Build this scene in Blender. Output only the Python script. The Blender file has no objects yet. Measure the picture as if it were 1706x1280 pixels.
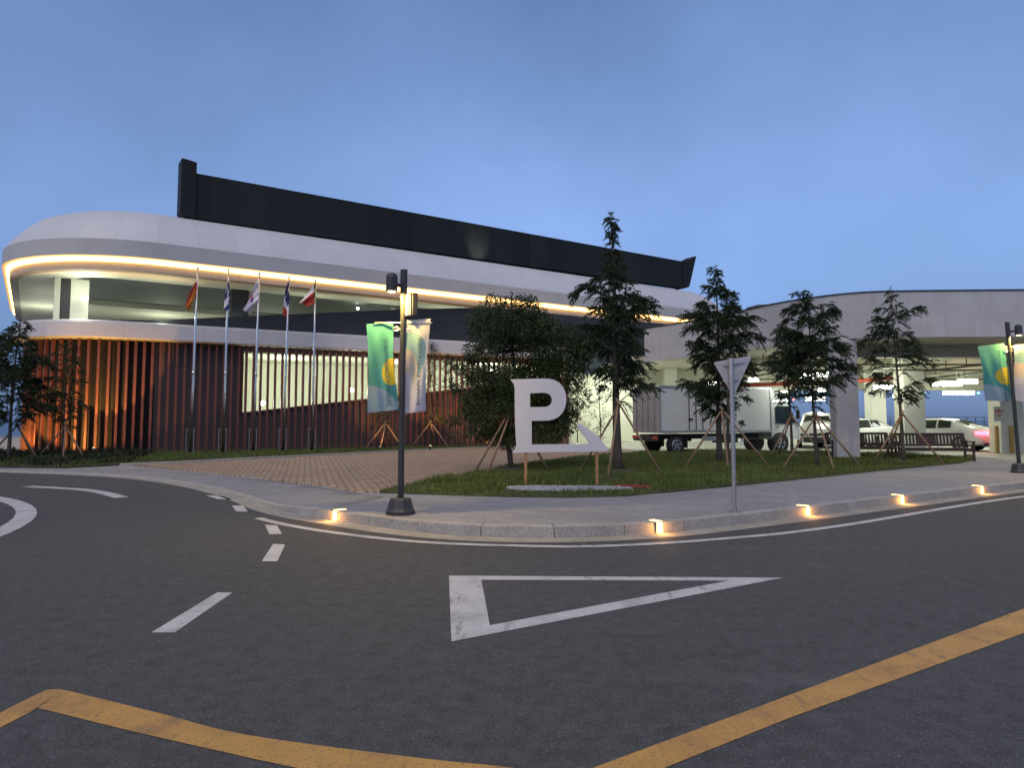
import bpy, bmesh, math, random
from mathutils import Vector, Matrix, geometry, noise as mnoise
R = math.radians
PI = math.pi
SC = bpy.context.scene
COL = SC.collection
rnd = random.Random(7)

# ------------------------------------------------------------------ camera
F = 1183.0; W0, H0 = 1706.0, 1280.0
PITCH = 0.07; CY = 615.0; CAMZ = 1.6
cd = bpy.data.cameras.new('camera'); cam = bpy.data.objects.new('camera', cd); COL.objects.link(cam)
cam.location = (0, 0, CAMZ); cam.rotation_euler = (PI / 2 + PITCH, 0, 0)
cd.sensor_width = 36; cd.lens = F / W0 * 36; cd.shift_y = (CY - H0 / 2) / W0
cd.clip_start = 0.05; cd.clip_end = 20000
SC.camera = cam

def ray(px, py):
    u = (px - W0 / 2) / F; v = -(py - CY) / F
    c, s = math.cos(PITCH), math.sin(PITCH)
    return Vector((u, c - v * s, s + v * c))
def P(px, py, Y):                     # point at depth Y (metres ahead of the camera)
    d = ray(px, py); t = Y / d.y
    return Vector((d.x * t, Y, CAMZ + d.z * t))
def PZ(px, py, z):                    # point at height z
    d = ray(px, py); t = (z - CAMZ) / d.z
    return Vector((d.x * t, d.y * t, z))
def sstep(a, b, x):
    t = min(1, max(0, (x - a) / (b - a))); return t * t * (3 - 2 * t)
def zg(x, y):                         # height of the raised island above the road
    return .02 + .13 * max(sstep(-4.3, -2.7, x + .25 * (y - 11)), sstep(21, 26, y))
def G(px, py):                        # point on the island surface
    z = .1
    for _ in range(12):
        p = PZ(px, py, z); z = zg(p.x, p.y)
    return Vector((p.x, p.y, z))

# ------------------------------------------------------------------ materials
def newmat(name):
    m = bpy.data.materials.new(name); m.use_nodes = True
    nt = m.node_tree; b = nt.nodes['Principled BSDF']
    return m, nt, b
def N(nt, typ, **kw):
    n = nt.nodes.new(typ)
    for k, v in kw.items():
        if k in n.inputs.keys(): n.inputs[k].default_value = v
        else: setattr(n, k, v)
    return n
def mixc(nt, fac, a, b, mode='MIX'):
    n = nt.nodes.new('ShaderNodeMix'); n.data_type = 'RGBA'; n.blend_type = mode
    for s, v in ((0, fac), (6, a), (7, b)):
        if hasattr(v, 'is_linked') or hasattr(v, 'links'): nt.links.new(v, n.inputs[s])
        elif s == 0: n.inputs[0].default_value = v
        else: n.inputs[s].default_value = (*v, 1) if len(v) == 3 else v
    return n.outputs[2]
def mth(nt, op, a, b=None, c=None):
    n = nt.nodes.new('ShaderNodeMath'); n.operation = op
    for i, v in enumerate((a, b, c)):
        if v is None: continue
        if hasattr(v, 'links'): nt.links.new(v, n.inputs[i])
        else: n.inputs[i].default_value = v
    return n.outputs[0]
def ramp(nt, fac, p0, p1):
    n = nt.nodes.new('ShaderNodeMapRange'); n.inputs[1].default_value = p0; n.inputs[2].default_value = p1
    n.clamp = True; nt.links.new(fac, n.inputs[0]); return n.outputs[0]
def coords(nt, scale=(1, 1, 1), rot=(0, 0, 0), kind='Object'):
    tc = nt.nodes.new('ShaderNodeTexCoord'); mp = nt.nodes.new('ShaderNodeMapping')
    mp.inputs['Scale'].default_value = scale; mp.inputs['Rotation'].default_value = rot
    nt.links.new(tc.outputs[kind], mp.inputs[0]); return mp.outputs[0]
def noise(nt, vec, scale, detail=4, rough=.55):
    n = nt.nodes.new('ShaderNodeTexNoise'); n.inputs['Scale'].default_value = scale
    n.inputs['Detail'].default_value = detail; n.inputs['Roughness'].default_value = rough
    nt.links.new(vec, n.inputs['Vector']); return n.outputs[0]
def bump(nt, b, h, strength=.3, dist=.01):
    n = nt.nodes.new('ShaderNodeBump'); n.inputs['Strength'].default_value = strength; n.inputs['Distance'].default_value = dist
    nt.links.new(h, n.inputs['Height']); nt.links.new(n.outputs[0], b.inputs['Normal'])
def plain(name, col, rough=.6, metal=0., var=.25, scale=3., bmp=0., spec=None, var2=0.):
    m, nt, b = newmat(name)
    v = coords(nt)
    n1 = noise(nt, v, scale, 5, .6)
    lo = tuple(c * (1 - var) for c in col); hi = tuple(min(1, c * (1 + var)) for c in col)
    c = mixc(nt, ramp(nt, n1, .3, .7), lo, hi)
    if var2:
        n2 = noise(nt, v, scale * 14, 3, .6); c = mixc(nt, ramp(nt, n2, .35, .65), mixc(nt, var2, c, (0, 0, 0)), c)
    nt.links.new(c, b.inputs['Base Color'])
    b.inputs['Roughness'].default_value = rough; b.inputs['Metallic'].default_value = metal
    if spec is not None: b.inputs['Specular IOR Level'].default_value = spec
    if bmp: bump(nt, b, noise(nt, v, scale * 12, 3), bmp, .01)
    return m
def emit(name, col, s):
    m, nt, b = newmat(name)
    b.inputs['Base Color'].default_value = (.8, .8, .8, 1)
    b.inputs['Emission Color'].default_value = (*col, 1); b.inputs['Emission Strength'].default_value = s
    return m
def plant(name, a, b_, rough=.6):
    m, nt, b = newmat(name)
    g = nt.nodes.new('ShaderNodeNewGeometry'); v = coords(nt)
    c = mixc(nt, g.outputs['Random Per Island'], a, b_)
    c = mixc(nt, ramp(nt, noise(nt, v, 1.3, 2), .3, .7), mixc(nt, .35, c, (.01, .015, .008)), c)
    nt.links.new(c, b.inputs['Base Color']); b.inputs['Roughness'].default_value = rough
    b.inputs['Specular IOR Level'].default_value = .25
    return m

M = {}
# asphalt
m, nt, b = newmat('asphalt'); v = coords(nt)
big = noise(nt, v, .12, 5, .6); mid = noise(nt, v, 1.1, 5, .65); fin = noise(nt, v, 85, 2, .8); grit = noise(nt, v, 22, 4, .75)
c = mixc(nt, ramp(nt, big, .35, .65), (.074, .077, .081), (.126, .126, .125))
c = mixc(nt, ramp(nt, mid, .4, .75), c, (.090, .088, .086))
c = mixc(nt, ramp(nt, fin, .35, .75), mixc(nt, .72, c, (.012, .012, .012)), mixc(nt, .5, c, (.21, .205, .20)))
c = mixc(nt, mth(nt, 'MULTIPLY', ramp(nt, grit, .5, .75), .55), c, (.105, .10, .097))
st = nt.nodes.new('ShaderNodeTexNoise'); st.inputs['Scale'].default_value = .55; st.inputs['Detail'].default_value = 8; st.inputs['Roughness'].default_value = .7
nt.links.new(coords(nt, (.35, 1.6, 1), (0, 0, .5)), st.inputs['Vector'])
c = mixc(nt, mth(nt, 'MULTIPLY', ramp(nt, st.outputs[0], .58, .78), .7), c, (.16, .155, .15))
vo = nt.nodes.new('ShaderNodeTexVoronoi'); vo.feature = 'DISTANCE_TO_EDGE'; vo.inputs['Scale'].default_value = .16
wv = nt.nodes.new('ShaderNodeVectorMath'); wv.operation = 'ADD'; nn = nt.nodes.new('ShaderNodeTexNoise'); nn.inputs['Scale'].default_value = .9; nn.inputs['Detail'].default_value = 6
nt.links.new(v, nn.inputs['Vector']); nt.links.new(nn.outputs[1], wv.inputs[0]); nt.links.new(v, wv.inputs[1]); nt.links.new(wv.outputs[0], vo.inputs['Vector'])
cr = mth(nt, 'SUBTRACT', 1., ramp(nt, vo.outputs['Distance'], 0., .0016)); cr = mth(nt, 'MULTIPLY', cr, ramp(nt, mid, .5, .6))
c = mixc(nt, mth(nt, 'MULTIPLY', cr, .35), c, (.03, .03, .03))
md_ = noise(nt, v, 7, 5, .75)
c = mixc(nt, ramp(nt, md_, .36, .66), mixc(nt, .34, c, (.03, .03, .03)), mixc(nt, .12, c, (.2, .2, .2)))
sp_ = nt.nodes.new('ShaderNodeTexVoronoi'); sp_.inputs['Scale'].default_value = 62; nt.links.new(v, sp_.inputs['Vector'])
wn_ = nt.nodes.new('ShaderNodeTexWhiteNoise'); nt.links.new(sp_.outputs['Color'], wn_.inputs['Vector'])
spk = mth(nt, 'MULTIPLY', mth(nt, 'GREATER_THAN', wn_.outputs[0], .86), mth(nt, 'LESS_THAN', sp_.outputs['Distance'], .42))
c = mixc(nt, mth(nt, 'MULTIPLY', spk, .30), c, (.24, .235, .23))
nt.links.new(c, b.inputs['Base Color']); b.inputs['Roughness'].default_value = .8; b.inputs['Specular IOR Level'].default_value = .2
bump(nt, b, mth(nt, 'ADD', fin, grit), .5, .004); M['asphalt'] = m

def paint(name, col, under=(.06, .06, .06), wear=.62):
    m, nt, b = newmat(name); v = coords(nt)
    a = ramp(nt, noise(nt, v, 55, 4, .75), wear - .04, wear + .06); e = ramp(nt, noise(nt, v, 2.3, 5, .7), .5, .72)
    s = ramp(nt, noise(nt, coords(nt, (6, 1.2, 1), (0, 0, .9)), 1.6, 6, .7), .56, .68)
    c = mixc(nt, ramp(nt, noise(nt, v, 4, 4), .3, .7), tuple(x * .82 for x in col), col)
    c = mixc(nt, mth(nt, 'MULTIPLY', e, .45), c, under)
    c = mixc(nt, mth(nt, 'MULTIPLY', s, .62), c, under)
    c = mixc(nt, mth(nt, 'MULTIPLY', a, .8), c, under)
    nt.links.new(c, b.inputs['Base Color']); b.inputs['Roughness'].default_value = .65
    bump(nt, b, noise(nt, v, 110, 2), .4, .003); return m
M['white_paint'] = paint('worn_white_road_paint', (.58, .57, .56))
M['yellow_paint'] = paint('worn_yellow_road_paint', (.58, .31, .075), wear=.6)

def stones(name, c1, c2, mort, w, h, ms, rot, bs=.6, bias=0., off=.5, patch=None, rough=.8, wob=.025):
    m, nt, b = newmat(name); v = coords(nt, (1, 1, 1), (0, 0, rot))
    wv = nt.nodes.new('ShaderNodeVectorMath'); wv.operation = 'MULTIPLY_ADD'
    nn = nt.nodes.new('ShaderNodeTexNoise'); nn.inputs['Scale'].default_value = 5; nt.links.new(v, nn.inputs['Vector'])
    nt.links.new(nn.outputs[1], wv.inputs[0]); wv.inputs[1].default_value = (wob, wob, 0); nt.links.new(v, wv.inputs[2])
    t = nt.nodes.new('ShaderNodeTexBrick'); nt.links.new(wv.outputs[0], t.inputs['Vector'])
    t.inputs['Color1'].default_value = (*c1, 1); t.inputs['Color2'].default_value = (*c2, 1); t.inputs['Mortar'].default_value = (*mort, 1)
    t.inputs['Scale'].default_value = 1; t.inputs['Brick Width'].default_value = w; t.inputs['Row Height'].default_value = h
    t.inputs['Mortar Size'].default_value = ms; t.inputs['Mortar Smooth'].default_value = .3; t.inputs['Bias'].default_value = bias; t.offset = off
    n1 = noise(nt, v, .7, 5, .65); n2 = noise(nt, v, 24, 4, .7)
    c = t.outputs[0]
    c = mixc(nt, ramp(nt, n1, .35, .7), mixc(nt, .28, c, patch or (.05, .05, .05)), c)
    c = mixc(nt, ramp(nt, n2, .3, .75), mixc(nt, .4, c, (.03, .03, .03)), c)
    nt.links.new(c, b.inputs['Base Color']); b.inputs['Roughness'].default_value = rough
    hh = mth(nt, 'ADD', mth(nt, 'MULTIPLY', t.outputs['Fac'], -1.), mth(nt, 'MULTIPLY', n2, .5))
    bump(nt, b, hh, bs, .02); return m
M['paving'] = stones('grey_stone_paving', (.42, .405, .40), (.33, .32, .325), (.24, .235, .24), .46, .16, .006, .35, patch=(.18, .18, .20))
M['flush_paving'] = stones('smooth_ramp_paving', (.38, .36, .355), (.30, .29, .29), (.19, .19, .19), .5, .25, .006, -.5, bs=.4, patch=(.19, .185, .19))
M['cobble'] = stones('tan_cobbles', (.66, .46, .33), (.46, .31, .22), (.15, .115, .07), .34, .20, .032, -.28, bs=1., patch=(.28, .21, .13), wob=.09)
M['kerb'] = plain('granite_kerb', (.42, .39, .35), .75, var=.16, scale=2.2, bmp=.3, var2=.3)
M['gutter'] = plain('concrete_gutter', (.37, .34, .29), .8, var=.2, scale=1.6, bmp=.3, var2=.25)
M['soil'] = plain('dark_soil', (.028, .027, .016), .95, var=.5, scale=4, bmp=.6)
M['lawn_soil'] = plain('mossy_soil', (.05, .062, .02), .95, var=.5, scale=4, bmp=.6)
M['gravel'] = plain('pale_gravel', (.33, .33, .34), .85, var=.4, scale=14, bmp=.8)
M['red_gravel'] = plain('red_lava_gravel', (.20, .045, .025), .9, var=.5, scale=14, bmp=.8)
M['park_floor'] = plain('garage_concrete', (.42, .42, .36), .6, var=.2, scale=.5, var2=.15)
M['grass'] = plant('grass_blades', (.075, .115, .02), (.19, .22, .06))
M['groundcover'] = plant('ground_cover_leaves', (.02, .03, .012), (.05, .055, .025))
M['conifer'] = plant('conifer_foliage', (.022, .040, .018), (.065, .09, .038))
M['broadleaf'] = plant('dark_broad_leaves', (.022, .038, .013), (.062, .09, .024), .45)
M['youngleaf'] = plant('young_tree_leaves', (.04, .06, .015), (.09, .11, .03))
M['bark'] = plain('bark', (.085, .066, .055), .9, var=.4, scale=9, bmp=.8)
M['stake'] = plain('stake_wood', (.26, .165, .10), .8, var=.3, scale=6, bmp=.3)
M['post_wood'] = plain('orange_post_wood', (.40, .20, .085), .6, var=.2, scale=6)
M['bench_wood'] = plain('bench_wood', (.042, .021, .015), .55, var=.3, scale=8)
M['white_panel'] = plain('white_cladding', (.66, .66, .68), .5, var=.035, scale=.35, var2=.05)
M['lip'] = plain('grey_white_render', (.50, .49, .475), .7, var=.06, scale=.8)
M['soffit'] = plain('cream_soffit', (.68, .67, .56), .7, var=.04, scale=.5)
M['recess'] = plain('shaded_recess_ceiling', (.20, .22, .21), .7, var=.06, scale=.8)  # grey puts the ceiling's lack of lamplight into its colour
M['fin'] = plain('brick_red_fins', (.165, .055, .042), .6, var=.2, scale=1.2, var2=.12)
M['backwall'] = plain('grey_brown_wall', (.15, .127, .122), .8, var=.15, scale=1.0, var2=.15)
M['room'] = plain('pale_room_wall', (.66, .67, .56), .7, var=.03, scale=.7)
M['dark_panel'] = plain('dark_grey_cladding', (.034, .035, .037), .55, var=.2, scale=.4, var2=.1)
M['shadow_panel'] = plain('near_black_panel', (.011, .009, .009), .8, var=.2)  # near-black colour holds the darkness of the gaps behind the curved fins
M['trough'] = plain('trough_render', (.36, .35, .33), .8, var=.05)
M['precast'] = plain('white_precast_concrete', (.45, .44, .44), .75, var=.07, scale=1.3, bmp=.35, var2=.16)
m, nt, b = newmat('stained_precast_concrete'); v = coords(nt)
c = mixc(nt, ramp(nt, noise(nt, v, 1.1, 5), .3, .7), (.44, .435, .43), (.52, .51, .51))
c = mixc(nt, mth(nt, 'MULTIPLY', ramp(nt, noise(nt, coords(nt, (3.5, 3.5, .22)), 1.6, 5, .7), .52, .75), .35), c, (.22, .21, .20))
c = mixc(nt, mth(nt, 'MULTIPLY', ramp(nt, noise(nt, v, 16, 4, .7), .45, .7), .22), c, (.25, .24, .24))
nt.links.new(c, b.inputs['Base Color']); b.inputs['Roughness'].default_value = .8; bump(nt, b, noise(nt, v, 22, 4), .3, .01); M['precast'] = m
M['underdeck'] = plain('cream_painted_concrete', (.46, .45, .36), .75, var=.09, scale=.8, var2=.1)
M['col'] = plain('grey_column_concrete', (.50, .495, .50), .8, var=.10, scale=2.0, bmp=.3, var2=.18)
M['garage_col'] = plain('cream_column_paint', (.54, .54, .46), .7, var=.05, scale=1.0)
M['steel'] = plain('brushed_steel', (.62, .63, .65), .28, 1., var=.1, scale=3)
M['galv'] = plain('galvanised_steel', (.42, .42, .43), .45, .85, var=.12, scale=5)
M['sign_back'] = plain('sign_back_aluminium', (.40, .40, .42), .55, .3, var=.1, scale=4)
M['black_metal'] = plain('black_painted_metal', (.036, .036, .037), .42, var=.25, scale=4)
M['sculpt'] = plain('white_painted_letter', (.63, .61, .62), .45, var=.03, scale=1.5)
M['white_car'] = plain('white_car_paint', (.6, .6, .58), .22, var=.01, scale=.5)
M['truck_white'] = plain('white_truck_panel', (.6, .62, .61), .4, var=.05, scale=1.2, var2=.05)
M['truck_grey'] = plain('weathered_rear_doors', (.31, .285, .29), .5, var=.08, scale=1.2)
M['rubber'] = plain('tyre_rubber', (.018, .018, .018), .85, var=.2)
M['plastic'] = plain('black_plastic', (.018, .018, .019), .5, var=.2)
M['rim'] = plain('alloy', (.5, .5, .5), .35, .9, var=.1)
m, nt, b = newmat('dark_glass'); b.inputs['Base Color'].default_value = (.012, .018, .016, 1); b.inputs['Roughness'].default_value = .06; M['glass'] = m
M['chrome_plate'] = plain('number_plate', (.6, .6, .56), .5, var=.05)
M['red_pipe'] = plain('red_pipe_paint', (.45, .07, .035), .5, var=.1)
M['yellow_guard'] = plain('dull_yellow_guard', (.38, .24, .06), .6, var=.2, scale=5)
M['dark_pipe'] = plain('dark_pipe_paint', (.06, .06, .05), .6, var=.2)
M['led'] = emit('warm_led', (1., .52, .14), 2.6)
M['tube_light'] = emit('fluorescent_tube', (.93, 1., .90), 5)
M['flood'] = emit('flood_lamp', (.95, 1., .86), 14)
M['kerb_led'] = emit('amber_kerb_led', (1., .50, .10), 2.4)
M['lamp_warm'] = emit('warm_lamp', (1., .74, .30), 5)
M['spot_bulb'] = emit('ground_spot_bulb', (1., .85, .35), 3)
M['tail'] = emit('tail_light', (1., .02, .05), 5)
M['tail_hot'] = emit('tail_light_core', (1., .45, .42), 4)
M['exit_green'] = emit('green_exit_lamp', (.08, 1., .55), 2.5)
M['red_dot'] = emit('red_dot_lamp', (1., .1, .08), 2.)

# ------------------------------------------------------------------ mesh helpers
class MB:
    def __init__(s): s.v = []; s.f = []; s.mi = []
    def add(s, vs, fs, mi=0):
        o = len(s.v); s.v.extend(tuple(x) for x in vs)
        for f in fs: s.f.append(tuple(o + i for i in f)); s.mi.append(mi)
        return s
    def box(s, c, d, rot=0., mi=0, mat=None):
        x, y, z = d[0] / 2, d[1] / 2, d[2] / 2
        vs = [Vector((sx * x, sy * y, sz * z)) for sz in (-1, 1) for sy in (-1, 1) for sx in (-1, 1)]
        if mat is None: mat = Matrix.Rotation(rot, 3, 'Z')
        vs = [mat @ v + Vector(c) for v in vs]
        return s.add(vs, [(0, 2, 3, 1), (4, 5, 7, 6), (0, 1, 5, 4), (1, 3, 7, 5), (3, 2, 6, 7), (2, 0, 4, 6)], mi)
    def bar(s, a, b, w, h, up=(0, 0, 1), mi=0):
        a, b = Vector(a), Vector(b); d = (b - a); L = d.length; d.normalize()
        x = d.cross(Vector(up))
        if x.length < 1e-4: x = d.cross(Vector((0, 1, 0)))
        x.normalize(); z = x.cross(d)
        m = Matrix((x, d, z)).transposed()
        return s.box((a + b) / 2, (w, L, h), mat=m, mi=mi)
    def prism(s, poly, z0, z1, mi=0):
        n = len(poly)
        vs = [(p[0], p[1], z0) for p in poly] + [(p[0], p[1], z1) for p in poly]
        fs = [tuple(reversed(range(n))), tuple(range(n, 2 * n))] + [(i, (i + 1) % n, n + (i + 1) % n, n + i) for i in range(n)]
        return s.add(vs, fs, mi)
    def slab(s, pts, nrm, mi=0):          # polygon in any plane, thickened along nrm
        n = len(pts); nrm = Vector(nrm); a = [Vector(p) for p in pts]
        vs = a + [p + nrm for p in a]
        fs = [tuple(range(n)), tuple(reversed(range(n, 2 * n)))] + [((i + 1) % n, i, n + i, n + (i + 1) % n) for i in range(n)]
        return s.add(vs, fs, mi)
    def tube(s, pts, rad, n=8, mi=0, cap=True):
        pts = [Vector(p) for p in pts]
        if not hasattr(rad, '__len__'): rad = [rad] * len(pts)
        vs = []; 
        for i, p in enumerate(pts):
            d = (pts[min(i + 1, len(pts) - 1)] - pts[max(i - 1, 0)])
            if d.length < 1e-9: d = Vector((0, 0, 1))
            d.normalize(); a = d.cross(Vector((0, 0, 1)) if abs(d.z) < .95 else Vector((1, 0, 0))).normalized(); b = d.cross(a)
            for k in range(n):
                t = 2 * PI * k / n; vs.append(p + (a * math.cos(t) + b * math.sin(t)) * rad[i])
        fs = []
        for i in range(len(pts) - 1):
            for k in range(n):
                k2 = (k + 1) % n; fs.append((i * n + k, i * n + k2, (i + 1) * n + k2, (i + 1) * n + k))
        if cap:
            fs.append(tuple(reversed(range(n)))); fs.append(tuple(range((len(pts) - 1) * n, len(pts) * n)))
        return s.add(vs, fs, mi)
    def loft(s, rings, closed=True, caps=(False, False), mi=0):
        n = len(rings[0]); vs = [p for r in rings for p in r]; fs = []
        for i in range(len(rings) - 1):
            for k in range(n if closed else n - 1):
                k2 = (k + 1) % n; fs.append((i * n + k, i * n + k2, (i + 1) * n + k2, (i + 1) * n + k))
        if caps[0]: fs.append(tuple(reversed(range(n))))
        if caps[1]: fs.append(tuple(range((len(rings) - 1) * n, len(rings) * n)))
        return s.add(vs, fs, mi)
    def grid(s, fn, nu, nv, mi=0):
        vs = [fn(i / nu, j / nv) for j in range(nv + 1) for i in range(nu + 1)]
        fs = [(j * (nu + 1) + i, j * (nu + 1) + i + 1, (j + 1) * (nu + 1) + i + 1, (j + 1) * (nu + 1) + i) for j in range(nv) for i in range(nu)]
        return s.add(vs, fs, mi if not callable(mi) else 0)
    def build(s, name, mats, parent=None, world=False, smooth=False, bevel=0., seg=2, recalc=True):
        me = bpy.data.meshes.new(name); me.from_pydata(s.v, [], s.f)
        if not isinstance(mats, (list, tuple)): mats = [mats]
        for m_ in mats: me.materials.append(m_)
        me.polygons.foreach_set('material_index', s.mi)
        if recalc:
            bm = bmesh.new(); bm.from_mesh(me); bmesh.ops.recalc_face_normals(bm, faces=bm.faces); bm.to_mesh(me); bm.free()
        if smooth: me.polygons.foreach_set('use_smooth', [True] * len(me.polygons))
        me.update()
        o = bpy.data.objects.new(name, me); COL.objects.link(o)
        if parent:
            o.parent = parent
            if world:
                top = parent; loc = Vector((0, 0, 0))
                while top: loc += top.location; top = top.parent
                # parts of static things are given in world coordinates
                o.matrix_parent_inverse = Matrix.Translation(-loc)
        if bevel:
            md = o.modifiers.new('edge', 'BEVEL'); md.width = bevel; md.segments = seg; md.limit_method = 'ANGLE'; md.angle_limit = R(40)
        return o
def tag(o, label=None, cat=None, group=None, kind=None):
    if label: o['label'] = label
    if cat: o['category'] = cat
    if group: o['group'] = group
    if kind: o['kind'] = kind
    return o
def thing(name, label, cat, loc=(0, 0, 0), rz=0., group=None):
    o = bpy.data.objects.new(name, None); COL.objects.link(o); o.location = loc; o.rotation_euler = (0, 0, rz)
    o.empty_display_size = .3
    return tag(o, label, cat, group)
def kids(o): return [c for c in COL.objects if c.parent == o]
def dup(o, parent=None, **kw):
    c = o.copy(); COL.objects.link(c)
    if parent: c.parent = parent
    for ch in kids(o): dup(ch, c)
    for k, v in kw.items():
        if k == 'loc': c.location = v
        elif k == 'rz': c.rotation_euler = (0, 0, v)
        else: c[k] = v
    return c
def inside(p, poly):
    x, y = p[0], p[1]; r = False; n = len(poly); j = n - 1
    for i in range(n):
        a, b = poly[i], poly[j]
        if (a[1] > y) != (b[1] > y) and x < (b[0] - a[0]) * (y - a[1]) / (b[1] - a[1]) + a[0]: r = not r
        j = i
    return r
def catmull(pts, step=.4):
    out = []; n = len(pts)
    for i in range(n - 1):
        p0, p1, p2, p3 = pts[max(i - 1, 0)], pts[i], pts[i + 1], pts[min(i + 2, n - 1)]
        k = max(2, int((p2 - p1).length / step))
        for j in range(k):
            t = j / k
            out.append(.5 * ((2 * p1) + (p2 - p0) * t + (2 * p0 - 5 * p1 + 4 * p2 - p3) * t * t + (3 * p1 - p0 - 3 * p2 + p3) * t ** 3))
    out.append(pts[-1]); return out
def resample(pts, step):
    out = [pts[0].copy()]; acc = 0.
    for a, b in zip(pts, pts[1:]):
        L = (b - a).length; d = 0.
        while acc + (L - d) >= step:
            d += step - acc; acc = 0.; out.append(a.lerp(b, d / L))
        acc += L - d
    return out
def sheet(name, poly, off, mat, grid=.7, zf=zg, kind='structure', thick=0., jitter=0.):
    n = len(poly); vs = [Vector((p[0], p[1])) for p in poly]
    xs = [p[0] for p in poly]; ys = [p[1] for p in poly]
    pts = list(vs); x = min(xs)
    while x < max(xs):
        y = min(ys)
        while y < max(ys):
            q = (x + rnd.uniform(-.1, .1) * grid, y + rnd.uniform(-.1, .1) * grid)
            if inside(q, poly): pts.append(Vector(q))
            y += grid
        x += grid
    r = geometry.delaunay_2d_cdt(pts, [(i, (i + 1) % n) for i in range(n)], [], 1, 1e-4)
    mb = MB(); V = [(v.x, v.y, zf(v.x, v.y) + off + (rnd.uniform(0, jitter) if jitter else 0)) for v in r[0]]
    mb.add(V, [tuple(f) for f in r[2]])
    o = mb.build(name, mat, smooth=True)
    bm = bmesh.new(); bm.from_mesh(o.data)
    for f in bm.faces:
        if f.normal.z < 0: f.normal_flip()
    if thick:
        r_ = bmesh.ops.extrude_edge_only(bm, edges=[e for e in bm.edges if e.is_boundary])
        for v_ in r_['geom']:
            if isinstance(v_, bmesh.types.BMVert): v_.co.z -= thick
    bm.to_mesh(o.data); bm.free()
    return tag(o, kind=kind)
SKY_STRENGTH = .105; SUN_STRENGTH = .72; EXPOSURE = 1.25
# ------------------------------------------------------------------ world and light
wd = bpy.data.worlds.new('World'); SC.world = wd; wd.use_nodes = True
nt = wd.node_tree; bg = nt.nodes['Background']
sky = nt.nodes.new('ShaderNodeTexSky'); sky.sky_type = 'NISHITA'; sky.sun_disc = False
SUN_EL, SUN_ROT = R(10), R(200)
sky.sun_elevation = SUN_EL; sky.sun_rotation = SUN_ROT; sky.altitude = 150; sky.air_density = 1.2; sky.dust_density = .6; sky.ozone_density = 4.5
tc = nt.nodes.new('ShaderNodeTexCoord'); mp = nt.nodes.new('ShaderNodeMapping'); mp.inputs['Scale'].default_value = (1.2, 1, 1.5)
nt.links.new(tc.outputs['Generated'], mp.inputs[0])
n1 = noise(nt, mp.outputs[0], 1.6, 5, .52)
cl = ramp(nt, n1, .38, .72)
# thin dusk overcast spread over the clear sky
lum = nt.nodes.new('ShaderNodeRGBToBW'); nt.links.new(sky.outputs[0], lum.inputs[0])
lumc = mth(nt, 'MULTIPLY', mth(nt, 'POWER', lum.outputs[0], .30), 1.28)
lumc = mth(nt, 'MULTIPLY', lumc, mth(nt, 'ADD', .86, mth(nt, 'MULTIPLY', cl, .40)))
cloudc = mixc(nt, 1., (.595, .93, 1.78), lumc, 'MULTIPLY')
c = mixc(nt, mth(nt, 'ADD', mth(nt, 'MULTIPLY', cl, .08), .86), sky.outputs[0], cloudc)
sz = nt.nodes.new('ShaderNodeSeparateXYZ'); nt.links.new(tc.outputs['Generated'], sz.inputs[0])
c = mixc(nt, ramp(nt, sz.outputs[2], .0, .26), mixc(nt, 1., c, (.52, .56, .62), 'MULTIPLY'), c)   # duller, hazier towards the horizon
c = mixc(nt, ramp(nt, sz.outputs[2], .18, .62), c, mixc(nt, 1., c, (.62, .68, .72), 'MULTIPLY'))
nt.links.new(c, bg.inputs['Color']); bg.inputs['Strength'].default_value = SKY_STRENGTH
sl = bpy.data.lights.new('dusk_sun', 'SUN'); sl.energy = SUN_STRENGTH; sl.angle = R(70); sl.color = (1., .84, .70)
so = bpy.data.objects.new('dusk_sun', sl); COL.objects.link(so); so.rotation_euler = (R(36), 0, R(-20))
SC.view_settings.view_transform = 'Standard'; SC.view_settings.look = 'None'; SC.view_settings.exposure = EXPOSURE; SC.view_settings.gamma = 1
SC.cycles.use_denoising = True; SC.cycles.max_bounces = 6; SC.cycles.sample_clamp_indirect = 4.; SC.cycles.caustics_reflective = False; SC.cycles.caustics_refractive = False

def lamp(name, loc, energy, col, kind='POINT', radius=.1, target=None, size=60, blend=.5):
    l = bpy.data.lights.new(name, kind); l.energy = energy; l.color = col; l.shadow_soft_size = radius
    o = bpy.data.objects.new(name, l); COL.objects.link(o); o.location = loc
    if kind == 'SPOT': l.spot_size = R(size); l.spot_blend = blend
    if target is not None: o.rotation_euler = (Vector(target) - Vector(loc)).to_track_quat('-Z', 'Y').to_euler()
    return o

# ------------------------------------------------------------------ ground, road, sea
mb = MB(); mb.prism([(-90, -40), (90, -40), (90, 62), (-90, 62)], -30, 0)
tag(mb.build('road', M['asphalt']), kind='structure')
m, nt, b = newmat('sea_water'); v = coords(nt, (.02, .05, 1)); b.inputs['Base Color'].default_value = (.02, .05, .09, 1); b.inputs['Roughness'].default_value = .35
bump(nt, b, noise(nt, v, 4, 5), .3, 1.)
mb = MB(); mb.add([(-9000, 40, -24), (9000, 40, -24), (9000, 15000, -24), (-9000, 15000, -24)], [(0, 1, 2, 3)])
tag(mb.build('sea', m), kind='structure')

def flat(px): return [PZ(a, b, 0) for a, b in px]
def mark(name, pts, mat, z=.003):
    vs = [(p[0], p[1], z) for p in pts]; mb = MB(); mb.add(vs, [tuple(range(len(vs)))])
    o = mb.build(name, mat)
    if o.data.polygons[0].normal.z < 0: o.data.flip_normals()
    return tag(o, kind='structure')

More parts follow.
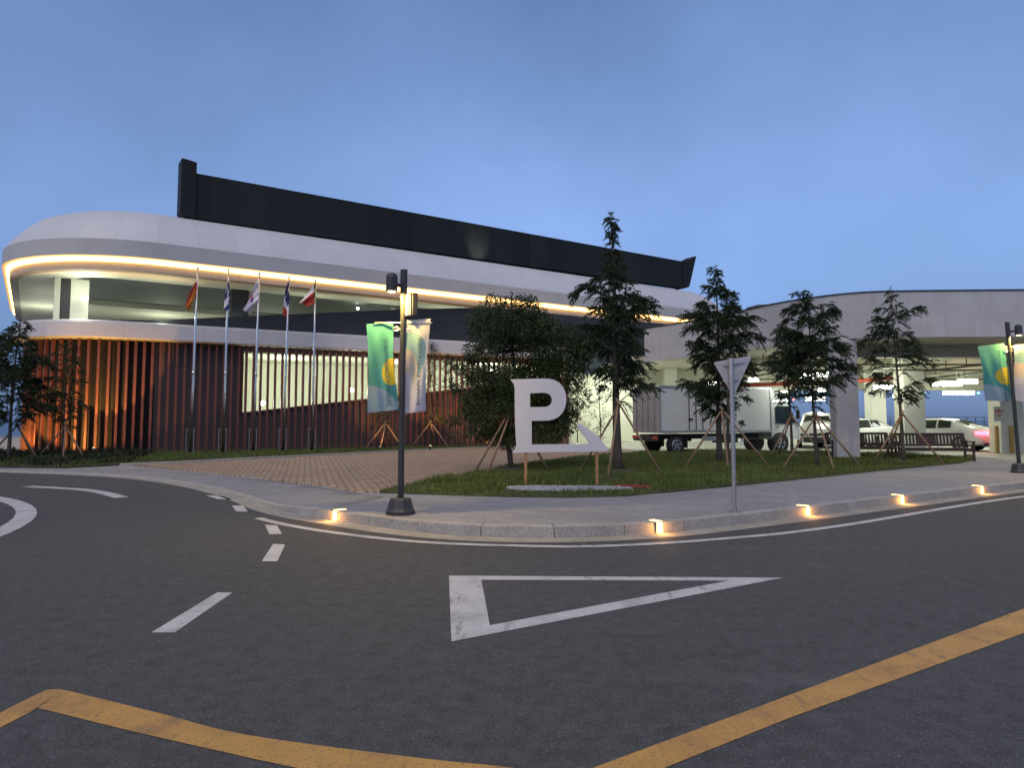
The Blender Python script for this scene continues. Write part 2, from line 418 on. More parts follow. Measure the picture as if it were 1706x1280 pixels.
KERB = catmull([p.xy.to_3d() for p in flat([(2300, 765), (2000, 786), (1706, 815), (1520, 838), (1330, 862), (1210, 877), (1100, 889), (1000, 895), (850, 897), (700, 888), (560, 868), (470, 852), (400, 827), (330, 810), (250, 798), (150, 791), (0, 786), (-200, 783)])], .3)
for i in range(3): KERB = [KERB[0]] + [(a + 2 * b_ + c_) / 4 for a, b_, c_ in zip(KERB, KERB[1:], KERB[2:])] + [KERB[-1]]
def offset_line(line, d):              # positive d: towards the road
    out = []
    for i, p in enumerate(line):
        t = (line[min(i + 1, len(line) - 1)] - line[max(i - 1, 0)]).normalized()
        out.append(p + Vector((-t.y, t.x, 0)) * d)
    return out
K_IN = offset_line(KERB, -.16)
island = [tuple(p[:2]) for p in K_IN] + [(-60, 22), (-60, 60), (60, 60), (60, 23)]
sheet('pavement', island, 0, M['paving'], 1.0)

# granite kerb, one stone after another
mb = MB(); L = resample(KERB, 1.0)
for a, b_ in zip(L, L[1:]):
    d = (b_ - a).normalized(); a2 = a + d * .005; b2 = b_ - d * .005
    rings = []
    for k in range(4):
        p = a2.lerp(b2, k / 3); n_ = Vector((-d.y, d.x, 0)); z = zg(*(p - n_ * .1).xy) + .003
        if z < .05: z = max(z, .024)
        pr = [(-.165, -.05), (-.165, z), (-.02, z), (-.004, z - .006), (0, z - .02), (.012, -.05)]
        rings.append([p + n_ * u + Vector((0, 0, w)) for u, w in pr])
    mb.loft(rings, True, (True, True))
tag(mb.build('kerb', M['kerb']), kind='structure')
def ribbon(name, line, d0, d1, z, mat):
    a, b_ = offset_line(line, d0), offset_line(line, d1); mb = MB()
    mb.loft([[(p.x, p.y, z) for p in a], [(p.x, p.y, z) for p in b_]], False)
    o = mb.build(name, mat)
    if o.data.polygons[0].normal.z < 0: o.data.flip_normals()
    return tag(o, kind='structure')
ribbon('gutter', KERB, .0, .36, .003, M['gutter'])
edge_px = [(430, 864), (470, 874), (560, 889), (700, 904), (850, 910), (1000, 911), (1200, 899), (1400, 877), (1706, 828), (2000, 798)]
EDGE = catmull([p for p in flat(edge_px)], .3)
ribbon('white_edge_line', EDGE, -.07, .07, .006, M['white_paint'])

# smoother flush ramp paving at the corner, then cobbles, lawns
def isl(px): return [G(a, b).xy for a, b in px]
rampp = [p.xy for p in K_IN if PZ(430, 800, 0).y + 7 > p.y and p.x < -3.0 and p.y < 21.5]
ramp_poly = [tuple(p) for p in rampp] + [tuple(G(*q).xy) for q in ((230, 783), (330, 790), (430, 800), (520, 811), (600, 824), (640, 829), (560, 845))]
sheet('ramp_paving', ramp_poly, .012, M['flush_paving'], .8, thick=.05)
cob_poly = [tuple(p) for p in isl([(215, 775), (330, 787), (430, 797), (520, 808), (590, 820), (640, 822), (680, 813), (760, 797), (850, 781), (930, 769), (1010, 762), (1060, 757), (1060, 751), (940, 745), (840, 746.5), (700, 751.5), (600, 757), (450, 765), (330, 770.5)])]
sheet('cobbled_path', cob_poly, .022, M['cobble'], .8, thick=.06)
LAWN = [tuple(p) for p in isl([(632, 822), (690, 824), (750, 826), (850, 829), (940, 830), (1040, 828), (1150, 818), (1300, 803), (1450, 787), (1600, 772.5), (1626, 766), (1500, 760), (1420, 757.5), (1290, 754.5), (1150, 752.5), (1060, 756), (1000, 762), (920, 770), (850, 780), (760, 796), (700, 807)])]
def zlawn(x, y): return zg(x, y)
sheet('front_lawn', LAWN, .05, M['lawn_soil'], .6, thick=.06)

FO = Vector((-14, 30, 0)); FD = Vector((.871, .491, 0)).normalized(); FN = Vector((-FD.y, FD.x, 0))
def fac(u, n=0., z=0.): return FO + FD * u + FN * n + Vector((0, 0, z))
back_front = [G(*q) for q in ((-260, 776), (0, 780), (110, 781), (200, 776), (330, 770.5), (450, 764), (600, 756.2), (700, 751), (840, 745.8), (930, 743.5))]
BACK = [tuple(p.xy) for p in back_front] + [tuple(fac(19.2, -.1).xy), tuple(fac(10, -.1).xy), tuple(fac(-2, -.1).xy), (-20.5, 29.5), (-40, 33)]
sheet('back_lawn', BACK, .05, M['soil'], .9, thick=.06)
ribbon('path_edging', catmull([p for p in back_front[3:]], .5), -.22, .02, 0, M['kerb'])
o = COL.objects['path_edging']
for v_ in o.data.vertices: v_.co.z = zg(v_.co.x, v_.co.y) + .07
md = o.modifiers.new('edge', 'SOLIDIFY'); md.thickness = .1; md.offset = -1

def poly_points(poly, n, rr):
    xs = [p[0] for p in poly]; ys = [p[1] for p in poly]; out = []
    while len(out) < n:
        q = (rr.uniform(min(xs), max(xs)), rr.uniform(min(ys), max(ys)))
        if inside(q, poly): out.append(q)
    return out
def grow(name, poly, n, h, w, mat, seed, lean=.5, patch=.5, avoid=None):
    rr = random.Random(seed); mb = MB(); V = []; Fc = []
    for x, y in poly_points(poly, n, rr):
        dn = mnoise.noise(Vector((x * .7, y * .7, seed)))
        if dn < -.18 and rr.random() < patch: continue
        if avoid and avoid(x, y): continue
        hh = h * rr.uniform(.5, 1.25) * (1 + .9 * dn); a = rr.uniform(0, 2 * PI); z = zg(x, y) + .045
        dx, dy = math.cos(a) * w, math.sin(a) * w; la = rr.uniform(0, 2 * PI); l = rr.uniform(0, lean) * hh
        k = len(V); mx, my = math.cos(la) * l, math.sin(la) * l
        V += [(x - dx, y - dy, z), (x + dx, y + dy, z), (x + dx * .6 + mx * .45, y + dy * .6 + my * .45, z + hh * .6), (x - dx * .6 + mx * .45, y - dy * .6 + my * .45, z + hh * .6), (x + mx, y + my, z + hh)]
        Fc += [(k, k + 1, k + 2, k + 3), (k + 3, k + 2, k + 4)]
    mb.add(V, Fc); return tag(mb.build(name, mat, recalc=False), kind='stuff')
GB = G(942, 820)
def bare(x, y): return ((x - GB.x) / 1.25) ** 2 + ((y - GB.y) / .62) ** 2 < 1 or (x - GB.x - 1.35) ** 2 + (y - GB.y - .35) ** 2 < .2
grow('grass', LAWN, 120000, .10, .009, M['grass'], 3, avoid=bare)
grow('grass', BACK, 42000, .10, .011, M['grass'], 4)
cover = [tuple(G(*q).xy) for q in ((-300, 774), (-60, 778), (60, 779), (130, 779), (215, 773), (250, 763))] + [tuple(fac(-1, -.4).xy), (-21, 29), (-45, 31)]
grow('ground_cover', cover, 17000, .19, .026, M['groundcover'], 5, lean=1.3)
# gravel bed round the letter's posts
def pebbles(name, cx, cy, rx, ry, n, mat, seed):
    rr = random.Random(seed); mb = MB()
    for _ in range(n):
        a = rr.uniform(0, 2 * PI); q = math.sqrt(rr.random()) * (1 + .12 * math.sin(3 * a + seed)); x, y = cx + rx * q * math.cos(a), cy + ry * q * math.sin(a)
        s = rr.uniform(.018, .04); z = zg(x, y) + .058 + rr.uniform(0, .02)
        o_ = [Vector((s * rr.uniform(.7, 1.3), 0, 0)), Vector((-s * rr.uniform(.7, 1.3), 0, 0)), Vector((0, s * rr.uniform(.7, 1.3), 0)), Vector((0, -s * rr.uniform(.7, 1.3), 0)), Vector((0, 0, s * .8)), Vector((0, 0, -s * .8))]
        m3 = Matrix.Rotation(rr.uniform(0, 6), 3, 'Z') @ Matrix.Rotation(rr.uniform(-.5, .5), 3, 'X')
        mb.add([m3 @ k + Vector((x, y, z)) for k in o_], [(0, 2, 4), (2, 1, 4), (1, 3, 4), (3, 0, 4), (2, 0, 5), (1, 2, 5), (3, 1, 5), (0, 3, 5)])
    return tag(mb.build(name, mat), kind='stuff')
pebbles('gravel', GB.x, GB.y, 1.22, .46, 4200, M['gravel'], 1)
pebbles('red_gravel', GB.x + 1.35, GB.y + .35, .36, .32, 600, M['red_gravel'], 2)

# garage floor
sheet('parking_floor', [tuple(p) for p in ([G(1062, 752).xy, G(1150, 751.5).xy, G(1290, 753.5).xy, G(1420, 756).xy, G(1500, 757).xy, G(1640, 762).xy, G(1706, 771).xy])] + [(40, 24.5), (40, 46), (2.5, 48), fac(20, .4).xy.to_tuple()], .006, M['park_floor'], 1.2)

# road markings
tri_o = flat([(748, 960), (1305, 963.5), (752, 1070)]); tri_i = flat([(802, 967), (1214, 968.5), (816, 1043)])
mb = MB(); mb.add([(p.x, p.y, .003) for p in tri_o + tri_i], [(0, 1, 4, 3), (1, 2, 5, 4), (2, 0, 3, 5)])
o = mb.build('yield_triangle_marking', M['white_paint'], recalc=False)
for p in o.data.polygons:
    if p.normal.z < 0: p.flip()
tag(o, kind='structure')
for q in ([(362, 988), (387, 988.5), (291, 1055), (252, 1055)], [(455, 907), (475, 908), (462, 936), (436, 936)], [(441, 875), (461, 876), (470, 890), (449, 891)], [(386, 843), (405, 843), (413, 853), (394, 853)], [(342, 826), (370, 827), (388, 833), (362, 832)]):
    mark('dashed_lane_marking', flat(q), M['white_paint'])
cv = catmull(flat([(45, 811), (90, 813.2), (140, 816.5), (170, 821), (203, 829.5)]), .3)
ribbon('curved_lane_marking', cv, -.13, .13, .003, M['white_paint'])
RC, RR = Vector((-15.9, 7.1, 0)), 9.2
ring = [RC + Vector((math.cos(a), math.sin(a), 0)) * RR for a in [i * 2 * PI / 96 for i in range(97)]]
ribbon('roundabout_line', ring, -.15, .15, .003, M['white_paint'])
mb = MB()
pr = [(8.62, -.05), (8.6, .05), (8.55, .07), (8.2, .085), (0.05, .25)]
mb.loft([[RC + Vector((math.cos(a) * r_, math.sin(a) * r_, z)) for a in [i * 2 * PI / 96 for i in range(96)]] for r_, z in pr], True)
tag(mb.build('roundabout_island', M['gutter'], smooth=True), kind='structure')
yl_t = catmull(flat([(-260, 1340), (0, 1189), (78, 1151)]), .1); yl_b = catmull(flat([(-260, 1372), (0, 1214), (62, 1182)]), .1)
def band(name, top, bot, mat):
    t = [top[0] + (top[-1] - top[0]) * 0] ; n = 120
    def at(l, f):
        k = f * (len(l) - 1); i = min(int(k), len(l) - 2); return l[i].lerp(l[i + 1], k - i)
    mb = MB(); mb.loft([[(p.x, p.y, .003) for p in (at(top, i / n) for i in range(n + 1))], [(p.x, p.y, .003) for p in (at(bot, i / n) for i in range(n + 1))]], False)
    o = mb.build(name, mat)
    if o.data.polygons[0].normal.z < 0: o.data.flip_normals()
    return tag(o, kind='structure')
top = [*flat([(-260, 1340), (0, 1189), (60, 1159)]), *catmull(flat([(78, 1151), (95, 1150), (113, 1152.5), (270, 1191), (410, 1226), (700, 1265), (860, 1282), (1000, 1310)]), .15)]
bot = [*flat([(-260, 1372), (0, 1214), (45, 1191)]), *catmull(flat([(58, 1183), (62, 1182), (75, 1184), (220, 1220), (361, 1252), (488, 1280), (700, 1318), (900, 1345)]), .15)]
band('yellow_line', top, bot, M['yellow_paint'])
band('yellow_line', flat([(700, 1420), (991, 1280), (1320, 1158), (1706, 1015), (2400, 830)]), flat([(860, 1420), (1110, 1280), (1320, 1196), (1706, 1056), (2400, 852)]), M['yellow_paint'])
# ------------------------------------------------------------------ main hall
BZ = .15
hall = thing('exhibition_hall', 'white curved two-storey hall with glowing light strip, brick-red fins and dark roof beam', 'building', (FO.x, FO.y, BZ))
QO = Vector((-13.3, 28.5, 0)); QD = Vector((.829, .559, 0)).normalized(); QN = Vector((-QD.y, QD.x, 0))
def rrect(O, D, Nn, u0, u1, n0, n1, rad, seg=14):
    """rounded rectangle, starting on the front edge going right, counter-clockwise seen from above"""
    out = []
    for (cu, cn, a0) in ((u1 - rad, n0 + rad, -PI / 2), (u1 - rad, n1 - rad, 0), (u0 + rad, n1 - rad, PI / 2), (u0 + rad, n0 + rad, PI)):
        for k in range(seg + 1):
            a = a0 + PI / 2 * k / seg
            out.append(O + D * (cu + rad * math.cos(a)) + Nn * (cn + rad * math.sin(a)))
    return out
def at_z(line, z): return [Vector((p.x, p.y, z)) for p in line]
RU0, RU1, RN1, RRAD = -.72 - 5.5, 37.0, 25., 5.5
def rq(off): return rrect(QO, QD, QN, RU0 + off, RU1 - off, off, RN1 - off, RRAD - off, 18)
# roof cone with panel seams
roof_m, nt, b = newmat('white_roof_panels')
uv = nt.nodes.new('ShaderNodeUVMap'); sx = nt.nodes.new('ShaderNodeSeparateXYZ'); nt.links.new(uv.outputs[0], sx.inputs[0])
fr = mth(nt, 'FRACT', mth(nt, 'DIVIDE', sx.outputs[0], 1.5)); seam = mth(nt, 'LESS_THAN', fr, .014)
idn = mth(nt, 'FLOOR', mth(nt, 'DIVIDE', sx.outputs[0], 1.5)); wn = nt.nodes.new('ShaderNodeTexWhiteNoise'); wn.noise_dimensions = '1D'; nt.links.new(idn, wn.inputs['W'])
vv = coords(nt); n1 = noise(nt, vv, .5, 5)
c = mixc(nt, ramp(nt, n1, .3, .7), (.56, .56, .585), (.615, .615, .63)); c = mixc(nt, wn.outputs[0], mixc(nt, .12, c, (.3, .3, .32)), c)
c = mixc(nt, mth(nt, 'MULTIPLY', seam, .35), c, (.3, .3, .32)); nt.links.new(c, b.inputs['Base Color']); b.inputs['Roughness'].default_value = .5
def perim_uv(o, nper, line):
    uvl = o.data.uv_layers.new(name='UVMap'); s = [0.]
    for a, b_ in zip(line, line[1:] + line[:1]): s.append(s[-1] + (b_ - a).length)
    for p in o.data.polygons:
        ks = [v % nper for v in p.vertices]
        for li, k, vi in zip(p.loop_indices, ks, p.vertices):
            uu = s[k]
            if k == 0 and nper - 1 in ks: uu = s[nper]
            uvl.data[li].uv = (uu, vi // nper)
line0 = rq(0); NP = len(line0)
roof = MB(); roof.loft([at_z(rq(0), 8.62), at_z(rq(.05), 8.70), at_z(rq(.5), 9.32), at_z(rq(1.1), 9.90), at_z(rq(1.8), 10.22), at_z(rq(2.6), 10.45), at_z(rq(3.6), 10.72), at_z(rq(5.), 11.04)], True, (False, True))
ro = roof.build('roof', roof_m, hall, True, recalc=True); perim_uv(ro, NP, line0)
for p in ro.data.polygons: p.use_smooth = len(p.vertices) == 4
mb = MB(); mb.loft([at_z(rq(0), 8.62), at_z(rq(0), 7.97), at_z(rq(.28), 7.95), at_z(rq(.30), 8.5)], True); mb.build('fascia', M['lip'], hall, True)
mb = MB(); mb.loft([at_z(rq(.29), 7.94), at_z(rq(.29), 7.46), at_z(rq(.6), 7.44)], True); mb.build('light_trough', M['trough'], hall, True)
mb = MB(); mb.loft([at_z(rq(.14), 7.935), at_z(rq(.14), 7.77), at_z(rq(.285), 7.77), at_z(rq(.285), 7.935), at_z(rq(.14), 7.935)], True)
led = mb.build('light_strip', M['led'], hall, True)
hole = rrect(QO, QD, QN, -3.6, 26, 2.5, 11, 1.3, 18)
mb = MB(); mb.loft([at_z(rq(.5), 7.45), at_z(hole, 7.45)], True); mb.build('soffit', M['soffit'], hall, True)
mb = MB(); mb.loft([at_z(hole, 7.45), at_z(hole, 7.72)], True); mb.build('soffit_edge', M['soffit'], hall, True)
mb = MB(); mb.loft([at_z(hole, 7.72), at_z([QO + QD * 11 + QN * 7 + (p - QO - QD * 11 - QN * 7) * .02 for p in hole], 7.74)], True, (False, True)); mb.build('recessed_ceiling', M['recess'], hall, True)
# dark roof beam with upturned ends
beam_m, nt, b = newmat('dark_beam_cladding'); vv = coords(nt, (1, 1, 1), (0, 0, -R(34)))
sp = nt.nodes.new('ShaderNodeSeparateXYZ'); nt.links.new(vv, sp.inputs[0]); fr = mth(nt, 'FRACT', mth(nt, 'DIVIDE', sp.outputs[0], 1.25))
seam = mth(nt, 'LESS_THAN', fr, .02); wn = nt.nodes.new('ShaderNodeTexWhiteNoise'); wn.noise_dimensions = '1D'; nt.links.new(mth(nt, 'FLOOR', mth(nt, 'DIVIDE', sp.outputs[0], 1.25)), wn.inputs['W'])
c = mixc(nt, wn.outputs[0], (.014, .016, .0155), (.022, .025, .024)); c = mixc(nt, ramp(nt, noise(nt, vv, 1.4, 5), .35, .7), mixc(nt, .3, c, (.01, .01, .01)), c); c = mixc(nt, seam, c, (.012, .012, .012))
nt.links.new(c, b.inputs['Base Color']); b.inputs['Roughness'].default_value = .6; b.inputs['Specular IOR Level'].default_value = .25
B0 = Vector((-14.0, 30.8, 0)); BL = 31.0
def bpt(t, n, z): return B0 + QD * t + QN * n + Vector((0, 0, z + .13))
mb = MB(); mb.loft([[bpt(t, 0, zb), bpt(t, .55, zb), bpt(t, .55, zt), bpt(t, 0, zt)] for t, zb, zt in ((0, 10.30, 12.34), (BL, 10.42, 12.26))], True, (True, True))
mb.build('roof_beam', beam_m, hall, True)
mb = MB(); mb.loft([[bpt(t, -.10, zb), bpt(t, 0.75, zb), bpt(t, 0.75, zt), bpt(t, -.12, zt)] for t, zb, zt in ((-.62, 10.5, 12.86), (-.46, 10.30, 12.86), (-.06, 10.26, 12.80), (-.002, 10.26, 12.78))], True, (True, True))
mb.build('beam_end', beam_m, hall, True)
mb = MB(); mb.loft([[bpt(tb, -.10, zb), bpt(tb, 0.75, zb), bpt(tt, 0.75, zt), bpt(tt, -.10, zt)] for tb, tt, zb, zt in ((BL + .002, BL + .002, 10.38, 12.26), (BL + .25, BL + .5, 10.42, 12.42), (BL + .55, BL + 1.25, 10.55, 12.78), (BL + .58, BL + 1.30, 10.66, 12.78))], True, (True, True))
mb.build('beam_end', beam_m, hall, True)
for t in (1, 6, 11, 16, 21, 26):
    mb = MB(); mb.loft([[bpt(t + s, n_, z) for s, n_ in ((-.25, .12), (.25, .12), (.25, .45), (-.25, .45))] for z in (9.9, 10.5)], True, (True, True)); mb.build('beam_support', beam_m, hall, True)
q = bpt(14.6, -1.15, 9.56); fixture_later = q
# lower slab with white fascia
LR = 3.3
def lq(off, u1=21.5): return rrect(FO, FD, FN, -2.5 - LR + off, u1, off, 24., LR - off, 14)
mb = MB(); mb.loft([at_z(lq(-.35), 5.55), at_z(lq(-.42), 5.52), at_z(lq(-.45), 5.44), at_z(lq(-.45), 4.88), at_z(lq(-.42), 4.84), at_z(lq(.3), 4.83)], True, (True, True))
fas_m = roof_m.copy(); mb2 = mb.build('lower_fascia', roof_m, hall, True); perim_uv(mb2, len(lq(0)), lq(-.45))
# dark terrace parapet that climbs like a ramp
def wall_line(pts, n, th, z0f, z1f, name, mat):
    mb = MB(); mb.loft([[fac(u, n, z0f(u)), fac(u, n + th, z0f(u)), fac(u, n + th, z1f(u)), fac(u, n, z1f(u))] for u in pts], True, (True, True)); return mb.build(name, mat, hall, True)
wall_line([-3.2, -1, 2, 6, 10, 14, 18, 24, 32.], .12, .25, lambda u: 5.555 if u < 19 else 5.3, lambda u: min(5.62 + max(0, (u + 2)) * .118, 7.42), 'ramp_parapet', M['dark_panel'])
# columns on the terrace
def col_at(px, Y, w, d, z0, z1, mat, name='column', par=hall, rz=R(30)):
    p = P(px, 500, Y); mb = MB(); mb.box((p.x, p.y, (z0 + z1) / 2), (w, d, z1 - z0), rz); return mb.build(name, mat, par, True, bevel=.02)
cA = P(119, 500, 29.6)
for du, w, mat in ((-.50, .22, M['garage_col']), (-.21, .34, M['dark_panel']), (.30, .66, M['garage_col'])):
    c_ = cA + FD * du * 1.0; mb = MB(); mb.box((c_.x, c_.y, 6.5), (w, .6 if w != .34 else .5, 1.9), R(29.4)); mb.build('column', mat, hall, True, bevel=.015)
col_at(398, 32.2, .74, .7, 5.5, 7.46, M['dark_panel'])
col_at(655, 37.4, .25, .25, 5.5, 7.46, M['soffit'])
col_at(930, 40.5, .6, .6, 5.5, 7.46, M['garage_col'])
wall_line([2, 14, 38], 14.5, .2, lambda u: 5.555, lambda u: 7.44, 'back_wall', M['room'])
# terrace lamps, plus added fill lights without fixtures
def fixture(loc, name='flood_lamp', r=.11, mat='flood', par=hall, world=True):
    mb = MB(); loc = Vector(loc)
    n = 10; rings = []
    for k in range(7):
        t = PI * k / 6; rings.append([loc + Vector((math.sin(t) * r * math.cos(2 * PI * j / n), math.sin(t) * r * math.sin(2 * PI * j / n), r * .8 * math.cos(t))) for j in range(n)])
    mb.loft(rings, True); return mb.build(name, M[mat], par, world, smooth=True)
fixture(fixture_later, 'roof_lamp', .045); lamp('roof_spot', fixture_later + Vector((0, 0, .22)), 230, (.95, 1., .85), 'SPOT', .05, bpt(14.6, 0, 11.0), 58, 1.)
fl = P(141, 497, 28.95); fixture(fl, r=.12)
WG = (.93, 1., .78)
lamp('terrace_lamp_and_fill', fl + Vector((.3, -.25, .15)), 20, WG)
for u, n_, e in ((-4.6, 13, 34), (1, 13, 30), (7, 13, 30), (13, 13, 26), (-3.6, 8, 8), (4, 7, 5), (12, 7, 5), (20, 7, 10)):  # extra fill lights without fixtures, added to brighten the soffit further in
    q = QO + QD * u + QN * n_; lamp('terrace_lamp_and_fill', (q.x, q.y, 6.2), e, WG, radius=.3)
for u, e in ((-3.5, 12), (-.5, 15), (2.5, 15), (6, 15), (9.5, 15), (13, 15), (17, 15), (23, 15)):  # unseen fill lights added to brighten the front band of soffit
    q = QO + QD * u + QN * 1.75; lamp('terrace_lamp_and_fill', (q.x, q.y, 6.0), e, WG, radius=.2)
for px, py, Y in ((596, 514, 37.5), (712, 517, 38.)):
    fixture(P(px, py, Y), r=.07)
# wall behind the fins, with the slanted opening
def sill(u): return 1.86 + (u - 2.5) * .121
WT = 4.82
mb = MB()
def wslab(us, zf0, zf1, n=.32, th=.14):
    for a, b_ in zip(us, us[1:]):
        mb.slab([fac(a, n, zf0(a)), fac(b_, n, zf0(b_)), fac(b_, n, zf1(b_)), fac(a, n, zf1(a))], FN * th)
wslab([-2.5, 2.5], lambda u: .1, lambda u: WT); wslab([2.5, 19.9], lambda u: .1, sill); wslab([2.5, 19.9], lambda u: 4.6, lambda u: WT)
arc = [FO + FD * (-2.5 + (LR - .32) * math.cos(a)) + FN * (LR + (LR - .32) * math.sin(a)) for a in [-PI / 2 - k * (R(130) / 20) for k in range(21)]]
arc.append(arc[-1] + (arc[-1] - arc[-2]).normalized() * 3); arc.append(fac(-5.4, 20))
mb.build('wall', M['backwall'], hall, True)
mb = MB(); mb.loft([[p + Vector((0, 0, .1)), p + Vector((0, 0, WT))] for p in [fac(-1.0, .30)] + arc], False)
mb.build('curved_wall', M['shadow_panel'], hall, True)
mb = MB(); mb.slab([fac(2.42, .20, sill(2.42) - .02), fac(2.52, .20, sill(2.52) - .02), fac(2.52, .20, 4.6), fac(2.42, .20, 4.6)], FN * .13); mb.build('opening_frame', M['fin'], hall, True)
mb = MB(); mb.slab([fac(2.52, .18, sill(2.52) - .06), fac(19.8, .18, sill(19.8) - .06), fac(19.8, .18, sill(19.8) + .02), fac(2.52, .18, sill(2.52) + .02)], FN * .139); mb.build('sill', M['fin'], hall, True)
mb = MB()
mb.slab([fac(-4, 6.2, .1), fac(24, 6.2, .1), fac(24, 6.2, 4.82), fac(-4, 6.2, 4.82)], FN * .2)
mb.slab([fac(2.3, .5, .1), fac(2.3, 6.2, .1), fac(2.3, 6.2, 4.82), fac(2.3, .5, 4.82)], FD * -.2)
mb.build('room_wall', M['room'], hall, True)
mb = MB(); mb.slab([fac(2.3, .5, 4.55), fac(19.8, .5, 4.6), fac(19.8, 6.2, 4.6), fac(2.3, 6.2, 4.55)], (0, 0, .15)); mb.build('room_ceiling', M['room'], hall, True)
mb = MB(); mb.slab([fac(8.5, 4.2, 4.5), fac(9.5, 6.1, 4.5), fac(9.5, 6.1, 4.55), fac(8.5, 4.2, 4.55)], FD * .05); 
# fins
fin = MB(); fin.box((0, 0, (.12 + WT) / 2), (.095, .13, WT - .12)); f0 = None
spots = [(fac(-2.35 + .31 * k, .06), R(29.4)) for k in range(72)]
for k in range(17):
    a = -PI / 2 - (k + .5) * R(6.4); spots.append((FO + FD * (-2.5 + (LR - .06) * math.cos(a)) + FN * (LR + (LR - .06) * math.sin(a)), R(29.4) + a + PI / 2))
for p, rz in spots:
    if f0 is None: f0 = fin.build('fin', M['fin'], hall)
    else: f0 = f0.copy(); COL.objects.link(f0)
    f0.location = (p.x - FO.x, p.y - FO.y, -BZ); f0.rotation_euler = (0, 0, rz)
# wall lamps of the lit room behind
for (px, py, e) in ((437, 672, 40), (585, 650, 50), (818, 617, 40)):
    Yf = None
    for k in range(400):
        q = fac(k * .05, 1.0)
        if (q.x / q.y) > (px - 853) / 1183.: Yf = q.y; break
    p = P(px, py, Yf); fixture(p, 'wall_lamp', .13); lamp('room_light', p + FN * .5, e, WG, radius=.15)
for u in (5, 10.5, 15, 19): 
    q = fac(u, 2.6, 3.9); lamp('room_light', q, 72, WG, radius=.4)
# hall's lit end wall beside the garage passage
mb = MB(); mb.slab([fac(20.0, .4, .1), fac(20.0, 6, .1), fac(20.0, 6, 4.8), fac(20.0, .4, 4.8)], FD * .15); mb.build('end_wall', M['room'], hall, True)

# ------------------------------------------------------------------ parking deck
deck = thing('parking_deck', 'open parking deck with broad white concrete parapet on thick columns, lit by tube lamps', 'car park', (14, 26, .15))
pl = catmull([Vector((x, y, 0)) for x, y in ((44, 23.3), (30, 23.9), (22, 24.3), (17.6, 24.5), (14, 24.7), (12.4, 25.0), (11.2, 26.0), (10.2, 27.6), (9.4, 30.0), (8.2, 32.4), (6.6, 35.2))], .35)
pin = offset_line(pl, -.3)
DZ0, DZ1 = 4.45, 6.06
mb = MB(); mb.loft([[Vector((a.x, a.y, DZ0)), Vector((a.x, a.y, DZ1 - .04)), Vector((a.x, a.y, DZ1)), Vector((b_.x, b_.y, DZ1)), Vector((b_.x, b_.y, DZ0))] for a, b_ in zip(pl, pin)], True, (True, True))
mb.build('parapet', M['precast'], deck, True)
mb = MB(); mb.loft([[Vector((a.x, a.y - .0, DZ1 + .002)), Vector((a.x, a.y, DZ1 + .05)), Vector((b_.x, b_.y, DZ1 + .05)), Vector((b_.x, b_.y, DZ1 + .002))] for a, b_ in zip(offset_line(pl, .03), pin)], True, (True, True))
mb.build('coping', M['dark_panel'], deck, True)
sl_poly = [tuple(p.xy) for p in offset_line(pl, -.05)] + [(5.2, 42.), (44, 42.)]
mb = MB(); mb.prism(sl_poly, 4.46, 4.72); mb.build('deck_slab', M['underdeck'], deck, True)
mb = MB()
for (x0, x1, Y, w, z0) in ((10.6, 44, 27.7, .5, 3.98), (9.6, 44, 33.8, .4, 3.9), (6., 44, 41.6, .5, 3.25)):
    mb = MB(); mb.box(((x0 + x1) / 2, Y, (z0 + 4.46) / 2), (x1 - x0, w, 4.46 - z0)); mb.build('beam', M['underdeck'], deck, True, bevel=.02)
for x, y0 in ((12.6, 28.), (18., 28.), (23.6, 28.), (29, 28), (35, 28)):
    mb = MB(); mb.box((x, (y0 + 41.3) / 2, 4.25), (.4, 41.3 - y0, .42)); mb.build('beam', M['underdeck'], deck, True, bevel=.02)
def column(px, Y, w, d, mat, z1=4.46, z0=.1, rz=0.):
    p = P(px, 700, Y); mb = MB(); mb.box((p.x, p.y, (z0 + z1) / 2), (w, d, z1 - z0), rz); return mb.build('column', mat, deck, True, bevel=.03)
column(1407, 25.55, .80, .62, M['col'], rz=-.08)
column(1459, 36.5, .75, .75, M['garage_col'])
column(1516, 31.5, .95, .8, M['garage_col'])
cs = column(1676, 30.5, 1.0, .8, M['garage_col'])
column(1117, 40.5, .7, .6, M['garage_col'])
for px in (1660, 1685):
    p = P(px, 715, 30.02); mb = MB(); mb.bar((p.x, p.y, .1), (p.x, p.y, 1.3), .13, .10); mb.build('corner_guard', M['yellow_guard'], deck, True)
# little notice on the column: red emblem above two dark lines
p = P(1664, 690, 30.09)
mb = MB(); mb.box((p.x, p.y, p.z), (.42, .012, .62), mi=0); 
nb = mb.build('notice', [M['garage_col']], deck, True)
mb = MB(); a0 = Vector((p.x, p.y - .008, p.z))
mb.slab([a0 + Vector((-.10, 0, .07)), a0 + Vector((.10, 0, .07)), a0 + Vector((0, 0, .24))], (0, -.004, 0)); mb.slab([a0 + Vector((-.17, 0, .06)), a0 + Vector((-.11, 0, .06)), a0 + Vector((-.11, 0, .16)), a0 + Vector((-.17, 0, .16))], (0, -.004, 0)); mb.slab([a0 + Vector((.11, 0, .06)), a0 + Vector((.17, 0, .06)), a0 + Vector((.17, 0, .16)), a0 + Vector((.11, 0, .16))], (0, -.004, 0))
for z in (-.04, -.11): mb.slab([a0 + Vector((-.08, 0, z)), a0 + Vector((.08, 0, z)), a0 + Vector((.08, 0, z + .04)), a0 + Vector((-.08, 0, z + .04))], (0, -.004, 0))
mb.build('emblem', M['red_pipe'], nb, False)
